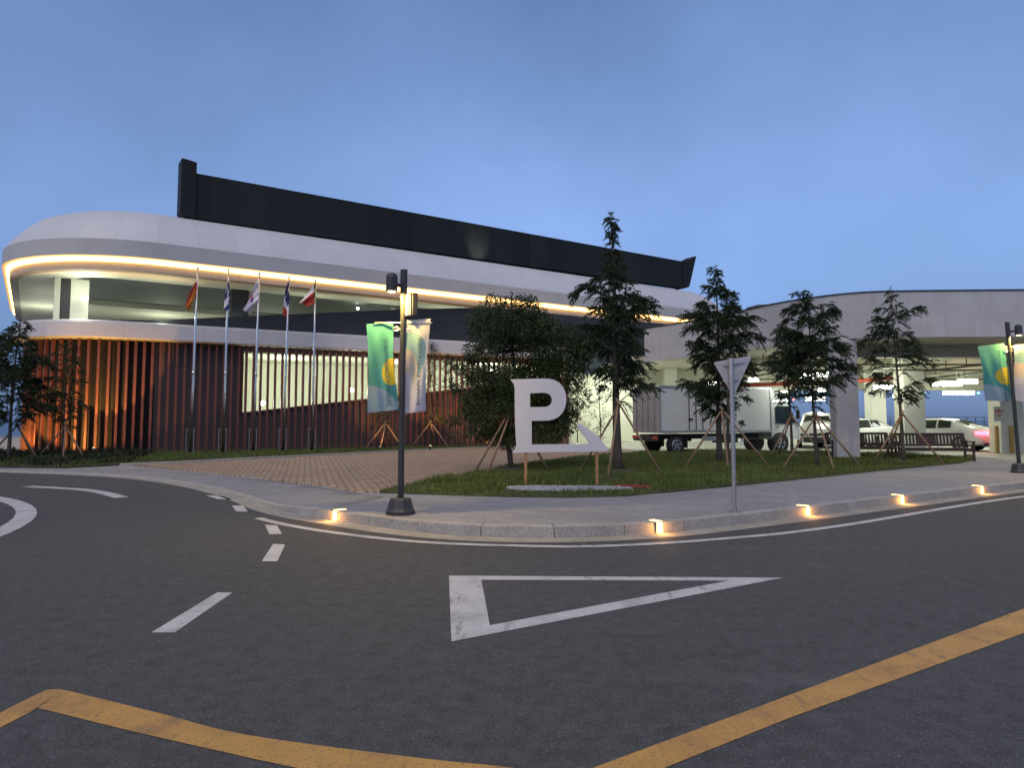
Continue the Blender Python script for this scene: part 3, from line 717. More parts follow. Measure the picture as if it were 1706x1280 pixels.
# back wall towards the passage and dwarf wall with railing to the sea
mb = MB(); mb.box((7.2, 45.2, 2.3), (14.5, .25, 4.4)); mb.build('back_wall', M['room'], deck, True)
mb = MB(); mb.box((29.5, 41.6, .42), (30, .2, .66)); mb.build('dwarf_wall', M['garage_col'], deck, True)
mb = MB()
for k in range(60): mb.bar((14.6 + k * .5, 41.62, .74), (14.6 + k * .5, 41.62, 1.65), .03, .03)
for z in (1.2, 1.68): mb.bar((14.5, 41.6, z), (44.5, 41.6, z), .04, .04)
mb.build('railing', M['dark_pipe'], deck, True)
# pipes and tube lights under the slab
pp = MB()
for x, z in ((13.4, 3.95), (16.2, 3.8), (20, 3.9), (22.1, 3.75)):
    pp = MB(); pp.tube([(x, 28, z), (x, 41, z)], .05, 8); pp.build('pipe', M['dark_pipe'], deck, True, smooth=True)
for Y, z in ((29.6, 3.86), (31, 3.72), (36, 3.6)):
    pp = MB(); pp.tube([(9.5, Y, z), (44, Y, z)], .035, 8)
    for k in range(16): pp.bar((11 + k * 2, Y, z), (11 + k * 2, Y, 4.46), .03, .03)
    pp.build('pipe', M['dark_pipe'], deck, True)
a_, b_ = P(1416, 636, 32.5), P(1502, 629, 32.5)
pp = MB(); pp.tube([P(1200, 643, 34.3), P(1300, 640, 33.6), a_, b_], .085, 8); pp.build('pipe', M['red_pipe'], deck, True, smooth=True)
TUBES = [(1479, 645, 34, 40), (1578, 640, 35, 40), (1612, 636, 34, 26), (1597, 655, 39, 44), (1343, 627, 30, 20), (1371, 624, 31, 16), (1297, 655, 38, 28), (1300, 668, 40, 20), (1358, 665, 40, 28), (1255, 633, 36, 14), (1077, 648, 38, 26), (1495, 660, 40, 10), (1370, 650, 37, 12), (1180, 640, 37, 24)]
for i, (px, py, Y, w) in enumerate(TUBES):
    p = P(px, py, Y); L_ = w * Y / 1183
    mb = MB(); mb.box(p, (L_ * 1.12, .24, .20)); o = mb.build('tube_light', M['tube_light'], deck, True, bevel=.02)
    mb = MB(); mb.box(p + Vector((0, 0, .13)), (L_ * 1.12 + .1, .28, .05))
    for s in (-.4, .4): mb.bar(p + Vector((s * L_, 0, .1)), (p.x + s * L_, p.y, 4.46), .025, .025)
    mb.build('lamp_housing', M['underdeck'], o)
    if i % 2 == 0 or w > 35: lamp('tube_glow', p + Vector((0, 0, -.25)), 38, (.95, 1., .84), radius=.3)
for x, y, e in ((2.2, 42.5, 75), (6.2, 43.2, 75), (10.5, 42, 70), (16, 30.5, 75), (22, 31, 75), (26, 36, 65)):
    lamp('tube_glow', (x, y, 3.3), e, (.95, 1., .80), radius=.4)
for px, py, mt in ((1539, 656, 'exit_green'), (1630, 655, 'exit_green'), (1466, 660, 'exit_green'), (1322, 666, 'red_dot')):
    fixture(P(px, py, 37), 'signal_lamp', .06, mt, deck)
# dark canopy edge above the deck
mb = MB(); a_ = P(1238, 514, 34.6); 
cp = thing('roof_canopy', 'small dark curved canopy roof peeping above the white deck parapet', 'canopy', (12.2, 34.6, 6.06))
mb.loft([[P(px, py, 34.6), P(px, py + 5, 34.6), P(px, py + 5, 36.2), P(px, py, 36.2)] for px, py in ((1236, 519), (1246, 512), (1262, 508), (1280, 507), (1296, 509))], True, (True, True)); mb.build('canopy_panel', M['black_metal'], cp, True)
mb = MB()
for px in (1250, 1285): a_ = P(px, 514, 35.4); mb.bar((a_.x, a_.y, 4.7), a_, .12, .12)
mb.build('canopy_post', M['black_metal'], cp, True)
# low wall beyond the hall's rounded end
mb = MB(); mb.box((-30.5, 34.5, .32), (16, .3, .62)); tag(mb.build('low_wall', M['precast'], bevel=.02), 'low pale concrete wall beyond the rounded end of the hall', 'wall')
# ------------------------------------------------------------------ kerb lights
def near_kerb(px, py):
    def sx(p): return W0 / 2 + F * p.x / (p.y * math.cos(PITCH) + (.08 - CAMZ) * math.sin(PITCH))
    k = min(range(len(KERB)), key=lambda i: abs(sx(KERB[i]) - px) if KERB[i].y < 25 else 1e9)
    t = (KERB[min(k + 1, len(KERB) - 1)] - KERB[max(k - 1, 0)]).normalized(); return KERB[k], t
KL = [(557, 862, 'amber kerb light beside the lamp post on the curved corner'), (1084, 884, 'amber kerb light set in the kerb in front of the white letter sign'), (1337, 856, 'amber kerb light in the kerb just beyond the triangular road sign pole'), (1506, 834, 'amber kerb light in the kerb before the second wooden bench'), (1637, 819, 'amber kerb light in the kerb close to the farther lamp post')]
k0 = None
for px, py, lab in KL:
    p, t = near_kerb(px, py); n_ = Vector((-t.y, t.x, 0)); z = zg(*(p - n_ * .1).xy)
    if k0 is None:
        k0 = thing('kerb_light', lab, 'kerb light', group='lights set into the kerb')
        mb = MB(); mb.box((0, .07, .003), (.10, .20, .012)); mb.box((0, -.0055, -.078), (.10, .016, .15)); mb.build('housing', M['galv'], k0)
        mb = MB(); mb.box((0, .075, .011), (.095, .18, .008)); mb.box((0, -.0155, -.072), (.095, .010, .145)); mb.build('light_bar', M['kerb_led'], k0)
        o = k0
    else: o = dup(k0, label=lab)
    o.location = (p.x, p.y, z + .003); o.rotation_euler = (0, 0, math.atan2(-n_.y, -n_.x) - PI / 2)
    q = p + n_ * .10
    lamp('kerb_glow', (q.x, q.y, .09), 1.7, (1, .44, .09), radius=.03)

# ------------------------------------------------------------------ lettering helper
def text_mesh(s, size, align='CENTER'):
    c = bpy.data.curves.new('t', 'FONT'); c.body = s; c.size = size; c.align_x = align; c.align_y = 'CENTER'; c.extrude = 0
    o = bpy.data.objects.new('t', c); COL.objects.link(o)
    dg = bpy.context.evaluated_depsgraph_get(); me = bpy.data.meshes.new_from_object(o.evaluated_get(dg))
    v = [x.co.copy() for x in me.vertices]; f = [tuple(p.vertices) for p in me.polygons]
    bpy.data.objects.remove(o); return v, f

# ------------------------------------------------------------------ street lamps with banners
def banner_mat(name, base, blobs):
    m, nt, b = newmat(name); uv = nt.nodes.new('ShaderNodeUVMap'); s = nt.nodes.new('ShaderNodeSeparateXYZ'); nt.links.new(uv.outputs[0], s.inputs[0])
    c = mixc(nt, s.outputs[1], base[0], base[1])
    for (cx, cy, rx, ry, col) in blobs:
        dx = mth(nt, 'DIVIDE', mth(nt, 'SUBTRACT', s.outputs[0], cx), rx); dy = mth(nt, 'DIVIDE', mth(nt, 'SUBTRACT', s.outputs[1], cy), ry)
        d = mth(nt, 'ADD', mth(nt, 'MULTIPLY', dx, dx), mth(nt, 'MULTIPLY', dy, dy))
        c = mixc(nt, mth(nt, 'SUBTRACT', 1., ramp(nt, d, .96, 1.0)), c, col)
    nt.links.new(c, b.inputs['Base Color']); b.inputs['Roughness'].default_value = .75
    tr = nt.nodes.new('ShaderNodeBsdfTranslucent'); nt.links.new(c, tr.inputs['Color']); mx = nt.nodes.new('ShaderNodeMixShader'); mx.inputs[0].default_value = .3
    nt.links.new(b.outputs[0], mx.inputs[1]); nt.links.new(tr.outputs[0], mx.inputs[2]); nt.links.new(mx.outputs[0], nt.nodes['Material Output'].inputs[0]); return m
M['teal_banner'] = banner_mat('teal_banner_cloth', ((.06, .26, .27), (.10, .42, .33)), [(.05, -.06, .98, .37, (.25, .36, .44)), (.86, .44, .36, .155, (.60, .47, .03)), (1.3, -.05, .45, .12, (.10, .36, .34))])  # greener, lighter top puts the lamp's light into the teal cloth colour
M['white_banner'] = banner_mat('pale_banner_cloth', ((.58, .56, .64), (.64, .61, .60)), [(.30, .62, .66, .255, (.27, .46, .47)), (.22, .47, .38, .12, (.58, .56, .64)), (.10, .56, .42, .135, (.60, .50, .42)), (.42, .47, .17, .14, (.64, .57, .44))])
M['teal_ink'] = plain('teal_print', (.035, .13, .15), .7, var=.1)
M['ink'] = plain('dark_print', (.045, .06, .09), .7, var=.1)
def banner(name, lab, corners, mat, txt, tu, seed, tsz=.115, col='ink', grp='cloth banners on the lamp posts'):
    """corners: top-inner, top-outer, bottom-outer, bottom-inner as world points; hangs with soft folds"""
    tl, tr, br, bl = [Vector(c) for c in corners]; rr = random.Random(seed)
    nrm = (tr - tl).cross(bl - tl).normalized()
    if nrm.y > 0: nrm = -nrm
    ph = [rr.uniform(0, 6) for _ in range(4)]
    def f(u, v, off=0.):
        top = tl.lerp(tr, u); bot = bl.lerp(br, u); p = top.lerp(bot, v)
        s = math.sin(PI * min(1, v * 1.02)) ** .8 if v < 1 else 0
        w = .05 * v * math.sin(5.5 * u + 3. * v + ph[0]) + .018 * math.sin(13 * u - 5 * v + ph[1]) * v + .012 * math.sin(9 * (u * .6 + v) + ph[2])
        sag = .02 * math.sin(PI * u) * math.sin(PI * v) ; edge = .022 * math.sin(PI * v * 1.0 + .3) * (u - .5) * -2 + .01 * math.sin(7 * v + ph[3]) * (u - .5)
        return p + nrm * (w + off) + (tr - tl).normalized() * edge + Vector((0, 0, -sag))
    loc = (tl + bl) / 2
    root = thing(name, lab, 'banner', loc, group=grp)
    mb = MB(); mb.grid(lambda u, v: f(u, v), 22, 44); o = mb.build('cloth', mat, root, True, smooth=True)
    uvl = o.data.uv_layers.new(name='UVMap')
    for pz in o.data.polygons:
        for li, vi in zip(pz.loop_indices, pz.vertices): uvl.data[li].uv = ((vi % 23) / 22, 1 - (vi // 23) / 44)
    if txt:
        v_, f_ = text_mesh(txt, tsz); W_ = (tr - tl).length; H_ = (bl - tl).length; mb = MB()
        # the words run down the cloth
        mb.add([f(tu + q.y / W_, .56 + q.x / H_, .006) for q in v_], f_); mb.build('lettering', M[col], root, True, recalc=False)
    return root
def lamp_post(lab, loc, lean=0., head_dir=-1, face=0., dz=0.):
    t = thing('street_lamp', lab, 'street lamp', loc, face, 'black street lamps along the kerb'); t.rotation_euler = (0, lean, face)
    n = 16
    def ringz(r, z, sq=0): return [Vector((r * math.cos(2 * PI * k / n), r * math.sin(2 * PI * k / n), z)) for k in range(n)]
    mb = MB(); mb.loft([ringz(.225, 0), ringz(.225, .05), ringz(.20, .09), ringz(.165, .225), ringz(.15, .245), ringz(.06, .25)], True, (True, True)); mb.build('base', M['black_metal'], t, bevel=.008)
    mb = MB(); mb.tube([(0, 0, .2), (0, 0, 2.4), (0, 0, 4.02 + dz)], [.049, .047, .044], 16); mb.build('pole', M['black_metal'], t, smooth=False)
    mb = MB(); mb.tube([(0, 0, 3.62 + dz), (0, 0, 4.08 + dz)], .056, 16); mb.build('pole_cap', M['black_metal'], t)
    hx = head_dir * .155
    mb = MB(); mb.bar((0, 0, 3.82 + dz), (hx, -.19, 3.82 + dz), .05, .05); mb.build('arm', M['black_metal'], t)
    mb = MB()
    def rh(r, z): return [Vector((hx + r * math.cos(2 * PI * k / n), -.19 + r * math.sin(2 * PI * k / n), z + dz)) for k in range(n)]
    mb.loft([rh(.082, 3.70), rh(.09, 3.70), rh(.09, 3.92), rh(.075, 3.965), rh(.04, 3.985)], True, (False, True)); mb.loft([rh(.082, 3.70), rh(.082, 3.80)], True, (False, True)); hd = mb.build('lamp_head', M['black_metal'], t, smooth=False)
    mb = MB(); mb.loft([rh(.078, 3.735), rh(.06, 3.70), rh(.03, 3.685)], True, (False, True)); mb.build('bulb', M['lamp_warm'], hd, smooth=True)
    mb = MB()
    zz = 3.40 + dz * 1.5
    for z in (zz, zz - .1): mb.tube([(-.44 if z == zz else -.12, 0, z), (.45 if z == zz else .1, 0, z)], .009, 6)
    mb.tube([Vector((-.1 + .045 * math.cos(a), -.02, zz - .1 + .03 * math.sin(a))) for a in [i * PI / 8 for i in range(17)]], .008, 6)
    mb.build('banner_bracket', M['galv'], t)
    mb = MB(); mb.tube([(-.30, .09, 2.0 + dz), (.24, .09, 2.0 + dz)], .008, 6); mb.build('banner_rod', M['galv'], t)
    return t
LP = G(667, 857); lx, ly, lz = LP
lamp_post('black street lamp with a pair of banners, standing on the kerb corner', (lx, ly, lz), .004, dz=-.31)
hp = Vector((lx - .155, ly - .19, lz + 3.35)); lamp('street_glow', hp, 88, (1, .66, .16), 'SPOT', .04, hp + Vector((.35, .1, -1)), 168, .3)
def lp_pt(px, py, dY=0.): return P(px, py, ly + dY)
banner('lamp_banner', 'teal banner with yellow disc hung from the corner street lamp', (lp_pt(610, 540, .02), lp_pt(655, 537, .03), lp_pt(664, 683, .04), lp_pt(613, 688, .0)), M['teal_banner'], 'SOUTHERACE NAMHAE', .70, 1, .1, 'teal_ink')
banner('lamp_banner', 'cream and lilac banner hung from the corner street lamp', (lp_pt(669, 534, -.02), lp_pt(718, 531, .02), lp_pt(708, 685, .04), lp_pt(672, 690, -.02)), M['white_banner'], 'SOUTHERACE NAMHAE', .66, 4, .1)
# loudspeaker box on the corner post
sp = thing('loudspeaker', 'slim black and white loudspeaker box on the corner lamp post', 'loudspeaker', P(683, 510, ly))
c_ = P(690, 508, ly + .02); mb = MB(); mb.box(c_, (.085, .16, .36), R(18)); mb.build('cabinet', M['black_metal'], sp, True, bevel=.012)
c_ = P(680.5, 508, ly - .03); mb = MB(); mb.box(c_, (.075, .09, .345), R(18)); mb.build('grille', M['sculpt'], sp, True, bevel=.01)
mb = MB(); mb.bar(P(671, 520, ly), P(684, 520, ly), .03, .03); mb.build('clamp', M['galv'], sp, True)
LP2 = G(1699, 788); rx, ry, rz_ = LP2
lamp_post('black street lamp leaning slightly, with teal and pale banners, near the benches', (rx, ry, rz_), -.035, 1)
hp2 = Vector((rx + .155 - .13, ry - .19, rz_ + 3.66)); lamp('street_glow', hp2, 80, (1, .66, .16), 'SPOT', .04, hp2 + Vector((-.25, -.05, -1)), 165, .3)
def rp_pt(px, py, dY=0.): return P(px, py, ry + dY)
banner('lamp_banner', 'teal banner with yellow disc hung from the leaning lamp near the benches', (rp_pt(1629, 577, -.1), rp_pt(1673, 572, -.02), rp_pt(1688, 668, .1), rp_pt(1644, 668, .15)), M['teal_banner'], 'SOUTHERACE NAMHAE', .72, 7, .13, 'teal_ink')
banner('lamp_banner', 'pale banner cut by the picture edge on the leaning lamp near the benches'.replace('cut by the picture edge ', ''), (rp_pt(1688, 575, -.05), rp_pt(1737, 571, -.05), rp_pt(1745, 676, .1), rp_pt(1692, 668, .1)), M['white_banner'], None, .6, 9)

# ------------------------------------------------------------------ triangular road sign seen from behind
sg = G(1224, 854)
ys = thing('yield_sign', 'grey back of a tilted triangular road sign on a steel pole', 'road sign', sg)
top_ = P(1218, 597, sg.y)
mb = MB(); mb.tube([sg, sg.lerp(top_, .5), top_], .0345, 14); mb.build('pole', M['galv'], ys, True, smooth=False)
mb = MB(); mb.tube([sg, sg + Vector((0, 0, .02))], .085, 16); mb.build('base_plate', M['galv'], ys, True)
yq = sg.y + .06
tri = [P(1190, 603.5, yq + .03), P(1250.5, 593, yq - .03), P(1251.8, 596, yq - .03), P(1224, 658, yq), P(1220.5, 658, yq), P(1189.8, 606, yq + .03)]
mb = MB(); mb.slab(tri, (0, .022, 0)); mb.build('panel', M['sign_back'], ys, True, bevel=.004)
mb = MB()
for py in (608, 636):
    a_, b_ = P(1206 if py < 620 else 1213, py + 1, yq - .02), P(1241 if py < 620 else 1230, py - 4, yq - .02); mb.bar(a_, b_, .03, .022)
mb.build('bracket', M['galv'], ys, True)

# ------------------------------------------------------------------ white letter sculpture
LY = 14.95
ls = thing('letter_sign', 'large white letter P with a long foot and slanted leg standing on two wooden posts', 'letter sign', P(933, 815, LY))
def lz2(zx, zy): return P(zx / 3.877 + 740, zy / 3.877 + 580, LY)
outer = [(428, 203), (560, 199), (640, 197), (680, 199), (715, 208), (745, 226), (768, 252), (783, 285), (789, 320), (788, 352), (780, 388), (764, 420), (740, 445), (712, 460), (680, 468), (650, 470), (565, 471), (566, 625), (945, 621), (858, 503), (868, 479), (940, 530), (1005, 578), (1032, 622), (1062, 651), (1058, 661), (1046, 669), (800, 672), (450, 678), (440, 670), (457, 655), (466, 634), (461, 560), (456, 420), (455, 262), (449, 232)]
inner = [(555, 293), (620, 289), (655, 290), (678, 298), (691, 312), (697, 335), (692, 357), (681, 371), (664, 379), (640, 381), (555, 382)]
po = [lz2(*q) for q in outer]; pi_ = [lz2(*q) for q in inner]
v2 = [Vector((p.x, p.z)) for p in po + pi_]; no, ni = len(po), len(pi_)
r = geometry.delaunay_2d_cdt(v2, [(i, (i + 1) % no) for i in range(no)] + [(no + i, no + (i + 1) % ni) for i in range(ni)], [], 0, 1e-5)
oo = [(p.x, p.z) for p in po]; ii = [(p.x, p.z) for p in pi_]
bm = bmesh.new(); vs = [bm.verts.new((v.x, LY, v.y)) for v in r[0]]
for f in r[2]:
    c_ = sum((r[0][i] for i in f), Vector((0, 0))) / len(f)
    if inside(c_, oo) and not inside(c_, ii): bm.faces.new([vs[i] for i in f])
ex = bmesh.ops.extrude_face_region(bm, geom=bm.faces[:])
for e in ex['geom']:
    if isinstance(e, bmesh.types.BMVert): e.co.y += .15
bmesh.ops.delete(bm, geom=[v for v in bm.verts if not v.link_faces], context='VERTS'); bmesh.ops.recalc_face_normals(bm, faces=bm.faces)
me = bpy.data.meshes.new('letter'); bm.to_mesh(me); bm.free(); me.materials.append(M['sculpt'])
o = bpy.data.objects.new('letter', me); COL.objects.link(o); o.parent = ls; o.matrix_parent_inverse = Matrix.Translation(-ls.location)
for px, dx in ((876, -.02), (994, .02)):
    a_ = G(px, 813); a_ = P(px + dx * 30, 813, LY + .075); b_ = P(px, 752, LY + .075)
    mb = MB(); mb.bar((a_.x, LY + .075, .1), (b_.x, LY + .075, b_.z), .075, .06); mb.build('post', M['post_wood'], ls, True, bevel=.006)

M['dull_steel'] = plain('dull_steel', (.22, .21, .21), .5, .6, var=.15)
# ------------------------------------------------------------------ flagpoles and flags
FP = [(318.5, 329.5, 450), (372.5, 381, 453), (423, 432, 459), (472.5, 481.5, 466), (521, 525.5, 471)]
flabs = ['flagpole flying the orange-red flag, first of the row', 'flagpole flying the blue and white striped flag', 'flagpole flying the white flag', 'flagpole flying the blue, white and red flag', 'flagpole flying the green, white and red flag, last of the row']
PY = []
for (bx, tx, ty), lab in zip(FP, flabs):
    k = (bx - 318.5) / 202; Y = 28.25 + 3.0 * k; PY.append(Y)
    b_ = P(bx, 700, Y); b_.z = zg(b_.x, b_.y); tp = P(tx, ty, Y)
    t = thing('flagpole', lab, 'flagpole', b_, group='flagpoles in a row before the fins')
    d = tp - b_
    mb = MB(); mb.tube([b_, b_ + d * .35, b_ + d * .7, b_ + d], [.055, .05, .042, .032], 12); mb.build('pole', M['steel'], t, True, smooth=True)
    mb = MB()
    for s in (-.17, .13): mb.bar(b_ + Vector((s, .0, 0)), b_ + Vector((s, 0, 1.05)), .03, .03)
    for z in (.3, 1.0): mb.bar(b_ + Vector((-.17, 0, z)), b_ + Vector((.13, 0, z)), .025, .025)
    mb.build('hinge_stand', M['dull_steel'], t, True)
    mb = MB(); mb.box(b_ + Vector((0, 0, .035)), (.55, .4, .03)); mb.build('base_plate', M['galv'], t, True)
    mb = MB(); q = tp
    mb.tube([q, q + Vector((0, 0, .06)), q + Vector((0, 0, .12)), q + Vector((0, 0, .16))], [.02, .05, .04, .004], 10); mb.tube([b_ + d * .43, b_ + d * .45], .058, 12); mb.build('finial', M['steel'], t, True, smooth=True)
fm = {k: plain('flag_' + k, c_, .8, var=.12, scale=6) for k, c_ in dict(red=(.50, .06, .04), orange=(.64, .25, .03), white=(.68, .66, .70), blue=(.05, .09, .30), navy=(.03, .04, .12), green=(.06, .16, .05), lilac=(.56, .54, .66)).items()}
def flag(i, zc, cols, pick, lab, belly=0.):
    Y = PY[i] - .06; to = lambda q: P(q[0] / 5.018 + 300, q[1] / 5.018 + 430, Y)
    a0, a1, b0, b1 = [to(q) for q in zc]; NU, NV = 22, 22
    def f(u, v):
        p = a0.lerp(a1, v).lerp(b0.lerp(b1, v), u)
        p = p + Vector((.0, -.10 * math.sin(7 * v + 3 * u + i) * (u ** .5) - .04 * math.sin(14 * v + 5 * u), 0))
        p.x += belly * math.sin(PI * u) + .03 * u * math.sin(6 * v + i) ; p.z += -.05 * math.sin(PI * u) * (1 - v)
        return p
    mb = MB(); mb.grid(f, NU, NV); mb.mi = [pick((k % NU + .5) / NU, (k // NU + .5) / NV) for k in range(NU * NV)]
    root = mb.build('flag', [fm[c_] for c_ in cols], smooth=True)
    return tag(root, lab, 'flag', 'limp flags on the flagpoles')
flag(0, [(140, 175), (142, 300), (40, 395), (78, 442)], ['red', 'orange'], lambda u, v: 0 if v < .2 or u < .16 else 1, 'limp orange and red flag drooping from the first pole')
flag(1, [(412, 175), (415, 360), (352, 378), (398, 462)], ['blue', 'white', 'navy'], lambda u, v: 2 if u < .18 else (0 if int((v + .5 * u) * 7) % 2 == 0 else 1), 'limp blue and white striped flag')
flag(2, [(652, 175), (660, 345), (518, 425), (572, 462)], ['white', 'lilac', 'red', 'blue'], lambda u, v: (2 if v < .45 else 3) if (.35 < u < .55 and .2 < v < .7) else (1 if u > .45 else 0), 'limp white flag with a small red and blue emblem')
flag(3, [(910, 180), (916, 370), (862, 478), (910, 497)], ['navy', 'white', 'red'], lambda u, v: 0 if u < .36 else (1 if u < .62 else 2), 'limp flag of dark blue, white and red bands', -.10)
flag(4, [(1134, 195), (1132, 378), (1002, 372), (1066, 408)], ['green', 'white', 'red'], lambda u, v: 0 if u < .14 else (1 if v < .34 else 2), 'small flag of green, white and red catching the wind')

# ------------------------------------------------------------------ benches
def bench(loc, rz, lab, w=2.35):
    t = thing('park_bench', lab, 'bench', loc, rz, 'wooden benches on the lawn edge'); mt = M['bench_wood']; h = w / 2
    for s in (-1, 1):
        mb = MB(); mb.bar((s * (h - .04), -.52, 0), (s * (h - .04), -.52, .64), .06, .07); mb.build('leg', mt, t, bevel=.006)
        mb = MB(); mb.bar((s * (h - .04), 0, 0), (s * (h - .04), .02, .45), .06, .07); mb.bar((s * (h - .04), .02, .45), (s * (h - .04), .10, .93), .06, .06); mb.build('leg', mt, t, bevel=.006)
        mb = MB(); mb.bar((s * (h - .04), -.58, .66), (s * (h - .04), .06, .67), .08, .04); mb.build('armrest', mt, t, bevel=.006)
        mb = MB(); mb.bar((s * (h - .04), -.5, .2), (s * (h - .04), 0, .2), .04, .05); mb.build('stretcher', mt, t, bevel=.006)
    mb = MB()
    for k in range(5): mb.box((0, -.48 + k * .11, .43), (w - .04, .09, .03))
    mb.box((0, -.50, .385), (w - .1, .04, .07)); mb.build('seat', mt, t, bevel=.004)
    mb = MB(); mb.bar((-h + .04, .095, .91), (h - .04, .095, .91), .05, .08); mb.bar((-h + .04, .035, .53), (h - .04, .035, .53), .04, .07)
    n = int(w / .12)
    for k in range(n):
        x = -h + .12 + (w - .24) * k / (n - 1)
        if abs(x) < .28: continue
        mb.bar((x, .04, .55), (x, .09, .89), .065, .02)
    mb.slab([(-.30, .03, .555), (.30, .03, .555), (.30, .088, .875), (-.30, .088, .875)], (0, .025, 0)); mb.build('backrest', mt, t, bevel=.004)
    return t
b1 = G(1553, 768); bench((b1.x, b1.y + .2, zg(b1.x, b1.y) + .0), -.06, 'dark wooden slatted bench in front of the white sedan with its tail light lit', 2.55)
b2 = G(1441, 764.5); bench((b2.x - .18, b2.y + .15, zg(b2.x, b2.y)), -.03, 'dark wooden slatted bench partly hidden by the thick concrete column', 2.3)

# ------------------------------------------------------------------ cars
def wheel(par, c_, r, w=.22, rim='rim'):
    c_ = Vector(c_); mb = MB(); n = 24
    def rg(rr, y): return [c_ + Vector((rr * math.cos(2 * PI * k / n), y, rr * math.sin(2 * PI * k / n))) for k in range(n)]
    h = w / 2
    mb.loft([rg(r * .62, -h), rg(r * .94, -h), rg(r, -h * .8), rg(r, h * .8), rg(r * .94, h), rg(r * .62, h)], True, (True, True)); o = mb.build('wheel', M['rubber'], par, smooth=False)
    mb = MB(); s = 1 if c_.y > 0 else -1
    mb.loft([rg(r * .62, s * (h - .0)), rg(r * .60, s * (h + .006)), rg(r * .54, s * (h + .008)), rg(r * .52, s * (h - .03)), rg(r * .12, s * (h - .035))], True, (False, True))
    for k in range(5):
        a = 2 * PI * k / 5 + .3; d = Vector((math.cos(a), 0, math.sin(a))); mb.bar(c_ + d * r * .08 + Vector((0, s * (h - .01), 0)), c_ + d * r * .56 + Vector((0, s * (h - .004), 0)), r * .2, .02, up=(0, 1, 0))
    mb.build('rim', M[rim], o); return o
def car(name, lab, loc, rz, st, L, lights=False, wr=.33, wx=(1.35, -1.42), glass_from=None, cat='car', grp=None):
    """st: stations along x from the rear: (x, z_bottom, z_sill, z_belt, z_roof, half_low, half_belt, half_roof)"""
    t = thing(name, lab, cat, loc, rz, grp)
    rings = []
    for (x, zb, zs, ze, zr, a, b_, c_) in st:
        half = [(0, zb), (a * .80, zb), (a, zb + .07), (a + .01, zs), (b_, ze - .10), (b_ - .03, ze), (c_ + (b_ - c_) * .12 - .01, zr - (zr - ze) * .12 - .015), (c_ * .86, zr - .012), (c_ * .4, zr), (0, zr + .004)]
        rings.append([Vector((x, y, z)) for y, z in half] + [Vector((x, -y, z)) for y, z in reversed(half[1:-1])])
    mb = MB(); mb.loft(rings, True, (True, True)); bd = mb.build('body', M['white_car'], t, smooth=True)
    sub = bd.modifiers.new('smooth', 'SUBSURF'); sub.levels = 1; sub.render_levels = 2
    # glazing: the faces between belt and roof, set slightly proud
    cab = [i for i, s in enumerate(st) if s[4] - s[3] > .12]
    n = len(rings[0])
    def pane(quad, nm, shrink=.10, out=.012):
        c_ = sum(quad, Vector()) / len(quad); nr = (quad[1] - quad[0]).cross(quad[2] - quad[1]).normalized()
        cen = Vector((0, 0, .8)); 
        if nr.dot(c_ - Vector((c_.x * .6, 0, .7))) < 0: nr = -nr
        q = [p + (c_ - p) * shrink + nr * out for p in quad]; mb = MB(); mb.add(q, [tuple(range(len(q)))]); mb.build(nm, M['glass'], t)
    i0, i1 = cab[0], cab[-1]
    for sgn in (1, -1):
        k5, k6 = (5, 6) if sgn == 1 else (n - 5, n - 6)
        mid = (i0 + i1) // 2
        pane([rings[i0][k5]] + [rings[i][k5] for i in range(i0 + 1, mid + 1)] + [rings[i][k6] for i in range(mid, i0 - 1, -1)], 'side_window', .09, .016)
        pane([rings[mid][k5]] + [rings[i][k5] for i in range(mid + 1, i1 + 1)] + [rings[i][k6] for i in range(i1, mid - 1, -1)], 'side_window', .09, .016)
    for (i, j, nm) in ((i0 - 1, i0, 'rear_window'), (i1 + 1, i1, 'windscreen')):
        pane([rings[i][6], rings[j][7], rings[j][n - 7], rings[i][n - 6]], nm, .08, .02)
    for x in wx:
        for s in (1, -1): wheel(t, (x, s * (st[len(st) // 2][5] - .09), wr), wr)
    xr = st[0][0]
    for s in (1, -1):
        mb = MB(); mb.box((xr + .03, s * .66, st[0][3] - .10), (.10, .46, .19)); tl = mb.build('tail_light', M['tail' if lights else 'red_pipe'], t, bevel=.02)
        mb = MB(); mb.box((xr + .15, s * .86, st[0][3] - .09), (.42, .07, .16)); mb.build('tail_light', M['tail' if lights else 'red_pipe'], t, bevel=.02)
        mb = MB(); mb.box((st[-1][0] - .10, s * .62, st[-1][3] - .12), (.16, .36, .13)); mb.build('headlight', M['glass'], t, bevel=.02)
        mx_ = st[i1 + 1][0] - .1; mb = MB(); mb.box((mx_, s * (st[i1][6] + .10), st[i1][3] + .07), (.12, .2, .12)); mb.build('mirror', M['white_car'], t, bevel=.03)
    mb = MB(); mb.box((xr - .015, 0, st[0][3] - .25), (.02, .5, .11)); mb.build('number_plate', M['chrome_plate'], t)
    mb = MB(); mb.box((xr + .02, 0, .30), (.14, 1.5, .16)); mb.build('rear_bumper', M['plastic'], t, bevel=.03)
    mb = MB(); mb.box((st[-1][0] - .02, 0, .42), (.10, 1.3, .26)); mb.box((st[-1][0] - .04, 0, .68), (.10, .8, .12)); mb.build('grille', M['plastic'], t, bevel=.02)
    return t
